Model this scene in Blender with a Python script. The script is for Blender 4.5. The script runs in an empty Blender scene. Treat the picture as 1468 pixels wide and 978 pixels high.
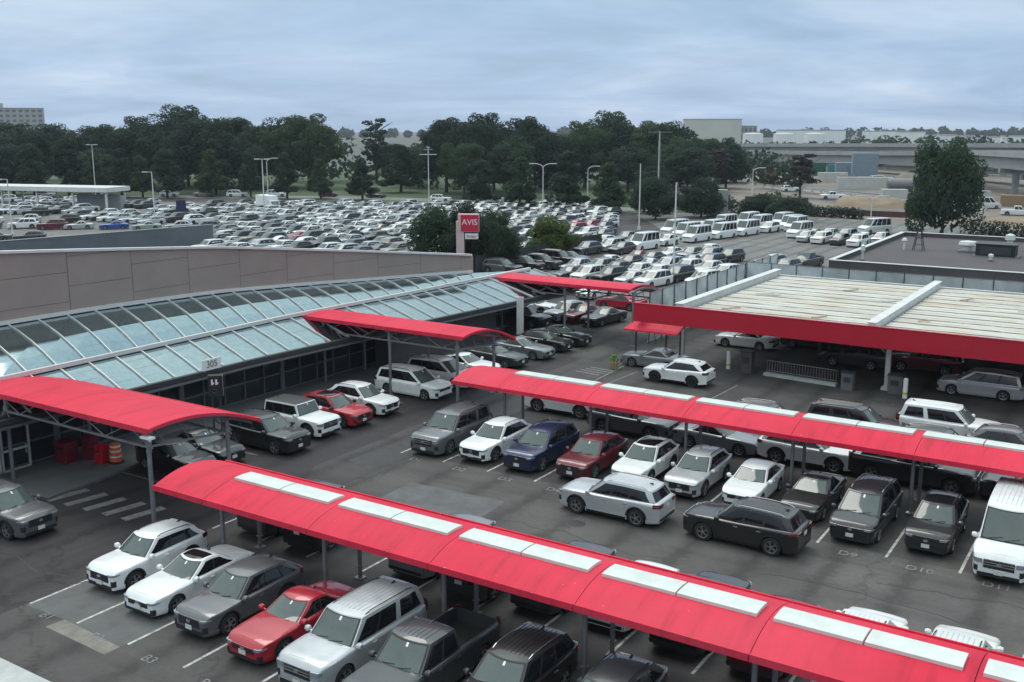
import bpy, math, random
from mathutils import Vector, Matrix
R = math.radians
rnd = random.Random(11)
scn = bpy.context.scene
COL = scn.collection

# ------------------------------------------------------------------ helpers
class MB:
    """collects faces, then links them as ONE mesh object"""
    def __init__(s): s.v = []; s.f = []; s.m = []
    def add(s, vs, fs, m=0):
        o = len(s.v); s.v += [tuple(p) for p in vs]
        for f in fs: s.f.append(tuple(i + o for i in f)); s.m.append(m)
        return s
    def box(s, c, d, m=0, rz=0.0):
        x, y, z = d[0] / 2, d[1] / 2, d[2] / 2; co, si = math.cos(rz), math.sin(rz)
        vs = []
        for sx, sy, sz in ((-1,-1,-1),(1,-1,-1),(1,1,-1),(-1,1,-1),(-1,-1,1),(1,-1,1),(1,1,1),(-1,1,1)):
            a, b = sx * x, sy * y
            vs.append((c[0] + a*co - b*si, c[1] + a*si + b*co, c[2] + sz * z))
        return s.add(vs, [(0,3,2,1),(4,5,6,7),(0,1,5,4),(1,2,6,5),(2,3,7,6),(3,0,4,7)], m)
    def tube(s, p0, p1, r0, r1=None, n=8, m=0, cap=True):
        r1 = r0 if r1 is None else r1
        a, b = Vector(p0), Vector(p1); d = (b - a)
        if d.length < 1e-6: return s
        d.normalize(); u = d.orthogonal().normalized(); w = d.cross(u)
        vs = []
        for p, r in ((a, r0), (b, r1)):
            for i in range(n):
                t = 2*math.pi*i/n; vs.append(p + (u*math.cos(t) + w*math.sin(t))*r)
        fs = [(i, (i+1) % n, n + (i+1) % n, n + i) for i in range(n)]
        if cap: fs += [tuple(range(n-1, -1, -1)), tuple(range(n, 2*n))]
        return s.add(vs, fs, m)
    def bar(s, p0, p1, w, h, m=0):
        a, b = Vector(p0), Vector(p1); d = (b - a).normalized()
        u = d.cross(Vector((0,0,1)))
        if u.length < 1e-4: u = Vector((1,0,0))
        u.normalize(); k = u.cross(d)
        vs = [p + u*(sx*w/2) + k*(sz*h/2) for p in (a, b) for sx, sz in ((-1,-1),(1,-1),(1,1),(-1,1))]
        return s.add(vs, [(0,1,2,3),(7,6,5,4),(0,4,5,1),(1,5,6,2),(2,6,7,3),(3,7,4,0)], m)
    def grid(s, rows, m=0, flip=False, closed=False):
        n = len(rows[0]); vs = [p for r in rows for p in r]; fs = []
        for i in range(len(rows)-1):
            for j in range(n if closed else n-1):
                k = (j+1) % n
                q = (i*n+j, i*n+k, (i+1)*n+k, (i+1)*n+j)
                fs.append(q[::-1] if flip else q)
        return s.add(vs, fs, m)
    def lathe(s, prof, n=16, m=0, c=(0,0,0), axis='z'):
        rows = []
        for r, z in prof:
            row = []
            for i in range(n):
                t = 2*math.pi*i/n; a, b = r*math.cos(t), r*math.sin(t)
                row.append((c[0]+a, c[1]+b, c[2]+z) if axis == 'z' else (c[0]+a, c[1]+z, c[2]+b))
            rows.append(row)
        return s.grid(rows, m, closed=True, flip=(axis == 'z' and False))
    def prism(s, poly, z0, z1, m=0):
        n = len(poly)
        vs = [(p[0], p[1], z0) for p in poly] + [(p[0], p[1], z1) for p in poly]
        fs = [tuple(range(n-1,-1,-1)), tuple(range(n, 2*n))] + [(i, (i+1)%n, n+(i+1)%n, n+i) for i in range(n)]
        return s.add(vs, fs, m)
    def slab(s, rows, th, m=0):
        """a grid of points given thickness th downward, with closed rim"""
        lo = [[(p[0], p[1], p[2]-th) for p in r] for r in rows]
        s.grid(rows, m); s.grid(lo, m, flip=True)
        s.grid([rows[0], lo[0]], m, flip=True); s.grid([rows[-1], lo[-1]], m)
        s.grid([[r[0] for r in rows], [r[0] for r in lo]], m); s.grid([[r[-1] for r in rows], [r[-1] for r in lo]], m, flip=True)
        return s
    def mesh(s, name, mats, smooth=None):
        me = bpy.data.meshes.new(name); me.from_pydata(s.v, [], s.f)
        for mt in (mats if isinstance(mats, (list, tuple)) else [mats]): me.materials.append(mt)
        me.polygons.foreach_set('material_index', s.m)
        if smooth is not None:
            me.polygons.foreach_set('use_smooth', [True]*len(s.f)); me.update()
            me.set_sharp_from_angle(angle=R(smooth))
        me.update(); return me
    def build(s, name, mats, parent=None, smooth=None, loc=None):
        return link(name, s.mesh(name, mats, smooth), parent, loc)

def link(name, data, parent=None, loc=None):
    o = bpy.data.objects.new(name, data); COL.objects.link(o)
    if parent: o.parent = parent
    if loc: o.location = loc
    return o
def tag(o, label=None, cat=None, group=None, kind=None):
    if label: o['label'] = label
    if cat: o['category'] = cat
    if group: o['group'] = group
    if kind: o['kind'] = kind
    return o
def thing(name, label, cat, loc=(0,0,0), rz=0.0, group=None):
    o = link(name, None, None, loc); o.rotation_euler = (0,0,rz); o.empty_display_size = .3
    return tag(o, label, cat, group)
def structure(o): o['kind'] = 'structure'; return o
KIDS = {}
def kids(o):
    return [c for c in o.children]
def copy_tree(o, parent=None, color=None):
    c = o.copy(); COL.objects.link(c)
    if parent: c.parent = parent
    if color and c.type == 'MESH': c.color = color
    for ch in KIDS.get(o.name) or KIDS.setdefault(o.name, list(o.children)): copy_tree(ch, c, color)
    return c

# ------------------------------------------------------------------ materials
def newmat(name):
    m = bpy.data.materials.new(name); m.use_nodes = True
    return m, m.node_tree.nodes, m.node_tree.links, m.node_tree.nodes['Principled BSDF']
def noise(N, L, scale, detail=4, rough=.55, vec=None, dist=0.0):
    t = N.new('ShaderNodeTexNoise'); t.inputs['Scale'].default_value = scale
    t.inputs['Detail'].default_value = detail; t.inputs['Roughness'].default_value = rough
    t.inputs['Distortion'].default_value = dist
    if vec is not None: L.new(vec, t.inputs['Vector'])
    return t
def ramp(N, L, src, stops):
    r = N.new('ShaderNodeValToRGB'); e = r.color_ramp.elements
    while len(e) < len(stops): e.new(.5)
    for i, (p, c) in enumerate(stops):
        e[i].position = p; e[i].color = (c, c, c, 1) if isinstance(c, (int, float)) else (*c, 1)
    L.new(src, r.inputs['Fac']); return r
def mix(N, L, fac, a, b, mode='MIX'):
    x = N.new('ShaderNodeMix'); x.data_type = 'RGBA'; x.blend_type = mode
    for sock, val in ((x.inputs[0], fac), (x.inputs[6], a), (x.inputs[7], b)):
        if isinstance(val, (int, float)): sock.default_value = val
        elif isinstance(val, tuple): sock.default_value = (*val, 1)
        else: L.new(val, sock)
    return x.outputs[2]
def pos(N):
    return N.new('ShaderNodeNewGeometry').outputs['Position']
def objco(N):
    return N.new('ShaderNodeTexCoord').outputs['Object']
def mat(name, col, rough=.5, metal=0.0, var=.12, scale=1.5, spec=.5, coat=0.0, bump=0.0, obj=False):
    """plain painted or raw surface with mild wear"""
    m, N, L, b = newmat(name)
    v = objco(N) if obj else pos(N)
    n = noise(N, L, scale, 5, .6, v)
    r = ramp(N, L, n.outputs['Fac'], [(.25, 1-var), (.75, 1+var*.6)])
    L.new(mix(N, L, 1.0, col, r.outputs['Color'], 'MULTIPLY'), b.inputs['Base Color'])
    b.inputs['Roughness'].default_value = rough; b.inputs['Metallic'].default_value = metal
    b.inputs['Specular IOR Level'].default_value = spec
    b.inputs['Coat Weight'].default_value = coat; b.inputs['Coat Roughness'].default_value = .05
    if bump:
        bp = N.new('ShaderNodeBump'); bp.inputs['Strength'].default_value = bump; bp.inputs['Distance'].default_value = .02
        L.new(n.outputs['Fac'], bp.inputs['Height']); L.new(bp.outputs['Normal'], b.inputs['Normal'])
    return m

M = {}
def car_paint():
    m, N, L, b = newmat('car_paint')
    oi = N.new('ShaderNodeObjectInfo')
    n = noise(N, L, 2.2, 4, .6, objco(N))
    dust = ramp(N, L, n.outputs['Fac'], [(.3, .93), (.75, 1.05)])
    L.new(mix(N, L, 1.0, oi.outputs['Color'], dust.outputs['Color'], 'MULTIPLY'), b.inputs['Base Color'])
    L.new(oi.outputs['Alpha'], b.inputs['Metallic'])
    rr = ramp(N, L, n.outputs['Fac'], [(.3, .30), (.7, .42)]); L.new(rr.outputs['Color'], b.inputs['Roughness'])
    b.inputs['Coat Weight'].default_value = .8; b.inputs['Coat Roughness'].default_value = .04
    return m
M['paint'] = car_paint()
def glass(name, col, rough=.05, ior=1.5, spec=.5, bumpy=0.0):
    m, N, L, b = newmat(name)
    n = noise(N, L, 3.0, 3, .5, objco(N))
    r = ramp(N, L, n.outputs['Fac'], [(.3, .9), (.7, 1.06)])
    L.new(mix(N, L, 1.0, col, r.outputs['Color'], 'MULTIPLY'), b.inputs['Base Color'])
    b.inputs['Roughness'].default_value = rough; b.inputs['IOR'].default_value = ior
    b.inputs['Specular IOR Level'].default_value = spec
    if bumpy:
        n2 = noise(N, L, .35, 2, .5, pos(N))
        bp = N.new('ShaderNodeBump'); bp.inputs['Strength'].default_value = bumpy; bp.inputs['Distance'].default_value = .2
        L.new(n2.outputs['Fac'], bp.inputs['Height']); L.new(bp.outputs['Normal'], b.inputs['Normal'])
    return m
M['screen'] = glass('windscreen_glass', (.075,.098,.095), .06, 1.6)
M['glass'] = glass('tinted_car_glass', (.010,.012,.014), .05, 1.5)
M['tyre'] = mat('tyre_rubber', (.018,.018,.02), .85, var=.2, scale=8, obj=True)
M['rim'] = mat('alloy_rim', (.42,.43,.45), .35, .85, .1, 6, obj=True)
M['rimdark'] = mat('black_alloy_rim', (.03,.03,.033), .35, .3, .1, 6, obj=True)
M['black'] = mat('black_plastic', (.016,.017,.019), .55, var=.2, scale=6, obj=True)
M['chrome'] = mat('bright_trim', (.62,.63,.65), .2, .9, .05, 4, obj=True)
M['head'] = mat('headlamp_lens', (.30,.33,.36), .08, .3, .2, 14, coat=1, obj=True)
M['tail'] = mat('red_tail_lens', (.10,.005,.008), .12, var=.15, scale=10, coat=1, obj=True)
M['plate'] = mat('number_plate', (.62,.62,.60), .45, var=.25, scale=18, obj=True)
M['paper'] = mat('white_paper_tag', (.8,.8,.78), .7, var=.05, obj=True)
M['bed'] = mat('bed_liner', (.012,.013,.014), .8, var=.25, scale=10, obj=True)
# ------------------------------------------------------------------ cars
def lerp(a, b, t): return a + (b - a)*t
def curve(pts):
    """smooth-ish monotone interpolation through (x, z) points"""
    def f(x):
        if x <= pts[0][0]: return pts[0][1]
        for (a, za), (b, zb) in zip(pts, pts[1:]):
            if x <= b:
                t = (x-a)/(b-a); t = t*.45 + (t*t*(3-2*t))*.55
                return lerp(za, zb, t)
        return pts[-1][1]
    return f
# every length in metres; x runs forward; fr = front x, profile of the lower body's top from rear to front
CARS = {
 'compact_suv': dict(L=4.45, W=1.85, H=1.63, belt=(1.04,1.12), nose=.95, cowl=1.02, xc=.98, xt=.28, rt=-1.78, rb=-2.10, rw=.74, bow=.16, wb=2.64, wx=.02, wr=.365, rails=1, clad=1, wins=((.05,.36,.10,.36),(.39,.70,.39,.68),(.73,.93,.71,.84)), arch=.06),
 'crossover':   dict(L=4.66, W=1.86, H=1.66, belt=(1.03,1.14), nose=.93, cowl=1.01, xc=1.08, xt=.30, rt=-1.72, rb=-2.20, rw=.73, bow=.17, wb=2.69, wx=.02, wr=.375, rails=1, clad=1, wins=((.05,.36,.11,.36),(.39,.68,.39,.66),(.71,.94,.69,.80)), arch=.06),
 'suv':         dict(L=4.98, W=1.97, H=1.77, belt=(1.10,1.18), nose=1.03, cowl=1.10, xc=1.22, xt=.45, rt=-2.05, rb=-2.36, rw=.76, bow=.16, wb=2.95, wx=.05, wr=.395, rails=1, clad=1, wins=((.04,.31,.09,.31),(.34,.60,.34,.60),(.63,.93,.63,.88)), arch=.06),
 'large_suv':   dict(L=5.33, W=2.05, H=1.93, belt=(1.16,1.20), nose=1.10, cowl=1.19, xc=1.34, xt=.62, rt=-2.34, rb=-2.56, rw=.80, bow=.14, wb=3.10, wx=.05, wr=.40, rails=1, clad=0, wins=((.04,.29,.08,.29),(.32,.57,.32,.57),(.64,.94,.64,.92)), arch=.06),
 'sedan':       dict(L=4.82, W=1.83, H=1.44, belt=(.94,1.00), nose=.80, cowl=.93, xc=1.02, xt=.12, rt=-1.02, rb=-1.92, rw=.70, bow=.20, wb=2.82, wx=.02, wr=.345, rails=0, clad=0, deck=(.98,.93), wins=((.06,.42,.16,.43),(.45,.86,.47,.76)), arch=.05),
 'hatchback':   dict(L=4.36, W=1.80, H=1.50, belt=(.98,1.08), nose=.84, cowl=.95, xc=1.02, xt=.22, rt=-1.45, rb=-2.02, rw=.72, bow=.18, wb=2.62, wx=.04, wr=.34, rails=0, clad=0, wins=((.06,.42,.14,.42),(.45,.86,.45,.76)), arch=.05),
 'minivan':     dict(L=5.17, W=2.0, H=1.77, belt=(1.03,1.05), nose=.92, cowl=1.06, xc=1.62, xt=.62, rt=-2.25, rb=-2.48, rw=.76, bow=.2, wb=3.06, wx=.12, wr=.36, rails=1, clad=0, wins=((.04,.29,.10,.31),(.32,.61,.34,.61),(.64,.95,.64,.93)), arch=.05),
 'pickup':      dict(L=5.85, W=2.03, H=1.94, belt=(1.20,1.22), nose=1.10, cowl=1.22, xc=1.48, xt=.78, rt=-.62, rb=-.72, rw=.80, bow=.14, wb=3.68, wx=.08, wr=.405, rails=0, clad=0, wins=((.05,.47,.11,.47),(.52,.92,.52,.92)), arch=.07, bed=1),
 'boxy_offroader': dict(L=4.45, W=1.93, H=1.84, belt=(1.16,1.16), nose=1.08, cowl=1.14, xc=.72, xt=.42, rt=-2.08, rb=-2.14, rw=.83, bow=.05, wb=2.65, wx=-.02, wr=.41, rails=0, clad=1, wins=((.04,.40,.06,.40),(.44,.70,.44,.70),(.74,.96,.74,.96)), arch=.08),
 'passenger_van': dict(L=5.95, W=2.06, H=2.52, belt=(1.30,1.30), nose=1.05, cowl=1.33, xc=2.08, xt=1.28, rt=-2.86, rb=-2.95, rw=.84, bow=.2, wb=3.75, wx=.02, wr=.35, rails=0, clad=0, wins=((.03,.20,.10,.22),(.25,.48,.25,.48),(.51,.72,.51,.72),(.75,.95,.75,.95)), arch=.05),
}
class Car:
    def __init__(s, key):
        p = CARS[key]; s.p = p; s.key = key
        L = p['L']; s.xf, s.xr = L/2, -L/2; s.hw = p['W']/2
        s.ax = (p['wb']/2 + p['wx'], -p['wb']/2 + p['wx'])
        b0, b1 = p['belt']
        if 'deck' in p:
            d0, d1 = p['deck']
            s.top = curve([(s.xr, d1-.02), (p['rb']+.05, d0), (p['rb']+.4, b1), (p['xc']-.2, b0), (p['xc'], p['cowl']), (s.xf-.45, lerp(p['nose'],p['cowl'],.42)), (s.xf, p['nose'])])
        else:
            s.top = curve([(s.xr, b1), (p['xc']-.3, b0), (p['xc'], p['cowl']), (s.xf-.45, lerp(p['nose'],p['cowl'],.45)), (s.xf, p['nose'])])
        s.clear = .165 if key in ('sedan','hatchback','minivan') else .205
    def w(s, x):
        k = 1.0; df = s.xf - x; dr = x - s.xr
        r, c = (.95, .19) if not s.p.get('bed') and s.key != 'boxy_offroader' else (.6, .10)
        if df < r: k -= c*(1-df/r)**3.0
        if dr < .6: k -= .14*(1-dr/.6)**2.6
        return s.hw*k
    def prof(s, z):
        b = s.p['belt'][1]
        pts = ((.15,.90),(.24,.945),(.34,.972),(.46,.962),(.60,.975),(b-.24,1.0),(b-.12,.992),(b-.05,.965),(b+.08,.925),(b+.4,.9))
        for (a, ka), (c, kc) in zip(pts, pts[1:]):
            if z <= c: return lerp(ka, kc, max(0, (z-a)/(c-a)))
        return pts[-1][1]
    def zt(s, x):
        z = s.top(x); df = s.xf-x; dr = x-s.xr
        if df < .34: z -= .17*(1-df/.34)**2.4
        if dr < .12: z -= .10*(1-dr/.12)**2
        return z
    def zb(s, x, arches=True):
        z = s.clear; df = s.xf-x; dr = x-s.xr
        if df < .5: z += .05*(1-df/.5)
        if dr < .7: z += .12*(1-dr/.7)
        if arches:
            for a in s.ax:
                r = s.p['wr'] + s.p['arch']
                if abs(x-a) < r: z = max(z, s.p['wr'] + math.sqrt(max(0, r*r-(x-a)**2))*1.0)
        return z
    def side(s, x, z, sg=1, off=0.0):
        return (x, sg*(s.w(x)*s.prof(z)+off), z)
    def hood(s, u, x, off=0.0):
        return (x, u*s.w(x)*.93, s.zt(x) + .038*(1-u*u) - .03*abs(u)**4 + off)
    # greenhouse
    def F(s, t): return lerp(s.p['xc'], s.p['xt'], t)
    def Rr(s, t): return lerp(s.p['rb'], s.p['rt'], t)
    def gz(s, x, t):
        p = s.p; lo = s.top(x) - .05
        span = (x - p['rt'])/(p['xt']-p['rt'])
        hi = p['H'] - .05 - .26*max(0, .60-span)**2*(1 if s.key not in ('passenger_van','boxy_offroader','pickup','large_suv') else .35) - .16*max(0, span-.6)**2
        if 'deck' in p: hi -= .10*max(0, .6-span)**2
        return lerp(lo, hi, t)
    def gh(s, q, t, off=0.0):
        """q: -3..3 signed; |q|<1 front, 1..2 side, 2..3 rear"""
        p = s.p; sg = -1 if q < 0 else 1; a = abs(q)
        h = lerp(s.hw*.925, s.hw*p['rw']*.975, max(t,0)**1.25)
        F, B = s.F(t), s.Rr(t); bw = p['bow']; br = .06
        if a <= 1: u = a; x = F - bw*u*u; y = u*h*.955; n = (1, .25*u*sg, .6)
        elif a <= 2:
            k = a-1; x = lerp(F-bw, B+br, k); y = h*(.955 + .045*min(1, k*4)*(1 if k < .75 else 1-.9*((k-.75)/.25)**2)); n = (0, sg, .3)
        else:
            u = 3-a; x = B + br*u*u; y = u*h*.96; n = (-1, 0, .3)
        z = s.gz(x, t)
        l = math.sqrt(sum(c*c for c in n)); n = [c/l*off for c in n]
        return (x+n[0], sg*y+n[1], z+n[2])
    def roof(s, u, v, off=0.0):
        p = s.p; h = s.hw*p['rw']*.975; x = lerp(p['xt']-p['bow']*u*u, p['rt']+.06*u*u, v)
        y = u*h*(.957 + .04*math.sin(math.pi*min(1, max(0, v))))
        e = min(1, v/.22); f = min(1, (1-v)/.16); e = e*(2-e); f = f*(2-f)
        return (x, y, s.gz(x, 1) + .055*(1-abs(u)**2.6)*e*f + off)

def patch(mb, fn, a0, a1, b0, b1, na, nb, m=0, depth=.02, quad=None):
    """sheet over fn(a,b,off) standing a little proud, with a rim going back in"""
    def g(i, j, off):
        if quad:
            q = quad; t = j/nb
            a = lerp(lerp(q[0], q[1], i/na), lerp(q[2], q[3], i/na), t)
        else: a = lerp(a0, a1, i/na)
        return fn(a, lerp(b0, b1, j/nb), off)
    top = [[g(i, j, .006) for i in range(na+1)] for j in range(nb+1)]
    mb.grid(top, m)
    ring = [(i, 0) for i in range(na)] + [(na, j) for j in range(nb)] + [(i, nb) for i in range(na, 0, -1)] + [(0, j) for j in range(nb, 0, -1)]
    mb.grid([[g(i, j, .006) for i, j in ring], [g(i, j, .006-depth) for i, j in ring]], m, closed=True, flip=True)

def shell(c, mb, arches=True, dense=True, m=0):
    p = c.p
    xs = set()
    n = 34 if dense else 12
    for i in range(n+1): xs.add(round(lerp(c.xr, c.xf, i/n), 3))
    for d in (.02,.05,.09,.14,.2): xs.add(round(c.xf-d, 3)); xs.add(round(c.xr+d, 3))
    if arches:
        r = p['wr']+p['arch']
        for a in c.ax:
            for k in range(-6, 7): xs.add(round(a + r*math.sin(k/6*math.pi/2), 3))
            xs.add(round(a-r-.012, 3)); xs.add(round(a+r+.012, 3))
    xs = sorted(xs)
    rows = []
    for x in xs:
        zt, zb = c.zt(x), c.zb(x, arches); w = c.w(x); pts = []
        zs = zt-.06
        for k in (0, .06, .2, .4, .6, .8, .92, 1): 
            z = lerp(zb, zs, k); pts.append((x, w*c.prof(z), z))
        if p.get('bed') and x < p['rb']-.12:
            inn = x > c.xr+.09
            pts += [(x, w*.93, zt), (x, w*.86, zt+.005), (x, w*.85, zt-.5 if inn else zt+.005), (x, w*.4, zt-.5 if inn else zt+.005), (x, 0, zt-.5 if inn else zt+.005)]
        else:
            pts += [(x, w*.935*c.prof(zt)/.96, zt-.018), (x, w*.87, zt+.005), (x, w*.62, zt+.022), (x, w*.3, zt+.032), (x, 0, zt+.035)]
        full = pts + [(x, -y, z) for (x, y, z) in pts[-2::-1]]
        rows.append(full)
    mb.grid(rows, m)
    k = len(rows[0]); half = k//2
    for row, fl in ((rows[0], True), (rows[-1], False)):
        vs = row; fs = []
        for i in range(half):
            q = (i, i+1, k-2-i, k-1-i) if i+1 < half else (i, i+1, k-1-i)
            fs.append(q if fl else q[::-1])
        mb.add(vs, fs, m)
    # floor pan and wheel wells
    mb.box((0, 0, .375), (p['L']*.93, p['W']*.76, .43), 1)

def cabin(c, mb, nt=7, nf=5, ns=10, m=0):
    qs = [-3 + i/nf for i in range(nf)] + [-2 + i/ns for i in range(ns)] + [-1 + i/nf for i in range(2*nf)] + [1 + i/ns for i in range(ns)] + [2 + i/nf for i in range(nf+1)]
    rows = [[c.gh(q if abs(q) > 1e-9 else 1e-9, j/nt) for q in qs] for j in range(nt+1)]
    mb.grid(rows, m)
    nu, nv = 10, 10
    mb.grid([[c.roof(-1 + 2*i/nu, j/nv) for i in range(nu+1)] for j in range(nv+1)], m, flip=False)

WHEEL = {}
def wheel_mesh(r):
    if r not in WHEEL:
        t = MB(); wd = .235
        t.lathe([(r*.60,-wd/2),(r*.93,-wd/2),(r,-wd/2+.035),(r,wd/2-.035),(r*.93,wd/2),(r*.66,wd/2+.004),(r*.62,wd/2-.05),(.01,wd/2-.06)], 26, axis='y')
        d = MB(); d.lathe([(r*.60,.02),(r*.66,.028),(r*.67,.0)], 22, axis='y')
        for k in range(5):
            a = 2*math.pi*k/5
            for da in (-.16, .16):
                d.bar((.05*math.cos(a), .012, .05*math.sin(a)), (r*.62*math.cos(a+da), .02, r*.62*math.sin(a+da)), .045, .02)
        d.lathe([(.07,.0),(.07,.03),(.004,.035)], 10, axis='y')
        WHEEL[r] = (t.mesh('tyre', M['tyre'], 35), d.mesh('rim', M['rim'], 35), d.mesh('rim', M['rimdark'], 35))
    return WHEEL[r]

def make_car(key, opts=()):
    """prototype with every part of its own; returned as an Empty"""
    c = Car(key); p = c.p
    root = link(key, None); root.empty_display_size = .3
    b = MB(); shell(c, b); cabin(c, b)
    b.build('body', [M['paint'], M['black']], root, 38)
    def part(name, mb, m, par=root, sm=30): return mb.build(name, m, par, sm)
    # glass
    g = MB(); patch(g, lambda q, t, o: c.gh(q, t, o-.004), -.95, .95, .05, .965, 14, 6); part('windscreen_frame', g, M['black'])
    g = MB(); patch(g, c.gh, -.885, .885, .115, .93, 14, 6); ws = part('windscreen', g, M['screen'])
    if 'tag' in opts:
        g = MB(); patch(g, lambda q, t, o: c.gh(q, t, o+.006), .02, .12, .80, .93, 2, 1); part('paper_tag', g, M['paper'], ws)
    g = MB(); patch(g, c.gh, -.97, .97, -.02, .075, 14, 1); part('cowl', g, M['black'])
    for sg in (1, -1):
        for (a, b_, a2, b2) in p['wins']:
            g = MB(); q = [sg*(1+k) for k in (a, b_, a2, b2)]
            if sg < 0: q = [q[1], q[0], q[3], q[2]]
            patch(g, c.gh, 0, 0, .14, .87, 6, 4, quad=q); part('window', g, M['glass'])
        for w0, w1 in zip(p['wins'], p['wins'][1:]):
            if w1[0]-w0[1] > .05: continue
            g = MB(); q = [sg*(1+k) for k in (w0[1]-.01, w1[0]+.01, w0[3]-.01, w1[2]+.01)]
            if sg < 0: q = [q[1], q[0], q[3], q[2]]
            patch(g, lambda q_, t, o: c.gh(q_, t, o-.003), 0, 0, .14, .87, 1, 4, quad=q); part('pillar', g, M['black'])
    g = MB()
    f = lambda q, t, o: c.gh((3-abs(q))*(1 if q >= 0 else -1) if abs(q) > 1e-6 else 3, t, o)
    patch(g, f, .9, -.9, .14 if 'deck' not in p else .08, .88, 12, 4); part('rear_window', g, M['glass'])
    for y0, y1 in ((-.62, -.08), (.02, .58)):
        g = MB(); pts = [Vector(c.gh(lerp(y0, y1, k/4) or 1e-6, .115+.10*k/4, .022)) for k in range(5)]
        for a, b_ in zip(pts, pts[1:]): g.tube(a, b_, .011, n=5)
        part('wiper', g, M['black'])
    g = MB(); q = c.roof(0, .86, .0); g.add([(q[0]+.12,-.03,q[2]),(q[0]+.12,.03,q[2]),(q[0]-.1,.035,q[2]),(q[0]-.1,-.035,q[2]),(q[0]-.08,0,q[2]+.075)],[(0,1,4),(1,2,4),(2,3,4),(3,0,4)]); part('roof_antenna', g, M['black'])
    # roof furniture
    if 'sunroof' in opts:
        g = MB(); patch(g, c.roof, -.80, .80, .06, .62, 10, 8); part('glass_roof', g, M['glass'])
    elif 'blackroof' in opts:
        g = MB(); patch(g, c.roof, -.98, .98, .02, .985, 12, 10); part('roof_panel', g, M['black'])
    elif key in ('large_suv', 'pickup', 'passenger_van', 'minivan', 'suv'):
        g = MB()
        for k in range(-3, 4):
            u = k*.21
            g.grid([[c.roof(u-.018, v/8*.8+.12, .004), c.roof(u, v/8*.8+.12, .014), c.roof(u+.018, v/8*.8+.12, .004)] for v in range(9)])
        part('roof_ribs', g, M['paint'])
    if p['rails'] and 'norails' not in opts:
        for sg in (1, -1):
            g = MB(); pts = [Vector(c.roof(sg*.90, .08+.84*i/9, .045 if 0 < i < 9 else -.005)) for i in range(10)]
            for a, b_ in zip(pts, pts[1:]): g.tube(a, b_, .018, n=6)
            part('roof_rail', g, M['chrome'] if 'brightrails' in opts else M['black'])
    # hood panel, doors
    g = MB(); patch(g, lambda u, x, o: c.hood(u, x, o), .80, -.80, p['xc']+.05, c.xf-.22, 10, 10, depth=.012); part('hood', g, M['paint'])
    zlo = c.clear+.14
    xs = [lerp(c.F(0)-p['bow'], c.Rr(0)+.06, k) for k in (p['wins'][0][0]-.02, p['wins'][0][1]+.015, p['wins'][1][1]+.02)]
    for sg in (1, -1):
        for x0, x1 in ((xs[0], xs[1]), (xs[1], xs[2])):
            x1 = max(x1, c.ax[1]+p['wr']*.55)
            g = MB(); zt_ = p['belt'][0]-.09
            def dfn(a, z, o, sg=sg):
                x = lerp(x0, x1, a)
                if x < c.ax[1]+p['wr']+p['arch']+.04: z = max(z, min(zt_, c.zb(x)+.03))
                return c.side(x, z, sg, o-.002)
            patch(g, dfn, .015 if sg < 0 else .985, .985 if sg < 0 else .015, zlo, zt_, 8, 6, depth=.012)
            dr = part('door', g, M['paint'])
            g = MB(); xh = lerp(x1, x0, .14); q = c.side(xh, zt_-.06, sg, .02)
            g.box(q, (.19, .035, .03)); part('door_handle', g, M['chrome'] if 'brightrails' in opts else M['paint'], dr)
        g = MB(); xm = xs[0]-.10; q = c.side(xm, p['belt'][0]+.06, sg, .13)
        g.lathe([(.02,-.1),(.09,-.085),(.115,0),(.09,.085),(.02,.1)], 10, c=q, axis='y'); g.bar((q[0]+.02, q[1]-sg*.2, q[2]-.05), q, .06, .05)
        part('wing_mirror', g, M['paint'] if 'blackmirror' not in opts else M['black'])
        if p['clad'] or 'clad' in opts:
            g = MB(); patch(g, lambda x, z, o: c.side(x, z, sg, o+.004), *( (c.ax[1]+p['wr']+.12, c.ax[0]-p['wr']-.12) if sg > 0 else (c.ax[0]-p['wr']-.12, c.ax[1]+p['wr']+.12)), c.clear+.005, c.clear+.13, 8, 2); part('sill_cladding', g, M['black'])
            for a in c.ax:
                g = MB(); r0 = p['wr']+p['arch']-.012
                def rf(k, r, o, a=a, sg=sg):
                    an = lerp(.02, .98, k)*math.pi; x = a + r*math.cos(an)*sg; z = p['wr'] + r*math.sin(an)
                    return c.side(x, min(z, c.zt(x)-.05), sg, o+.006)
                patch(g, rf, 0, 1, r0+.075, r0, 12, 1); part('wheel_arch_trim', g, M['black'])
        # wheels
        for a in c.ax:
            tm, rm, rd = wheel_mesh(p['wr'])
            w = link('wheel', tm, root, (a, sg*(c.hw-.125), p['wr']))
            if sg < 0: w.rotation_euler = (0, 0, math.pi)
            rr = link('rim', rd if 'blackrims' in opts else rm, w, (0, .118-.03, 0))
    # nose: lamps, grille, intake, plate follow the plan outline of the front
    def nose(k, z, o, n=1):
        """k 0..1 from the centre along the front round to the side"""
        yF = c.w(c.xf)*.97
        if k < .6: return (c.xf + o + .004, n*yF*k/.6, z)
        x = c.xf - (k-.6)/.4*.55
        return (x + o*.8, n*(c.w(x)*c.prof(z)+o), z)
    zn = p['nose']
    big = key in ('large_suv','pickup','boxy_offroader','passenger_van')
    zl = zn-.16 if not big else zn-.22
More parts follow.
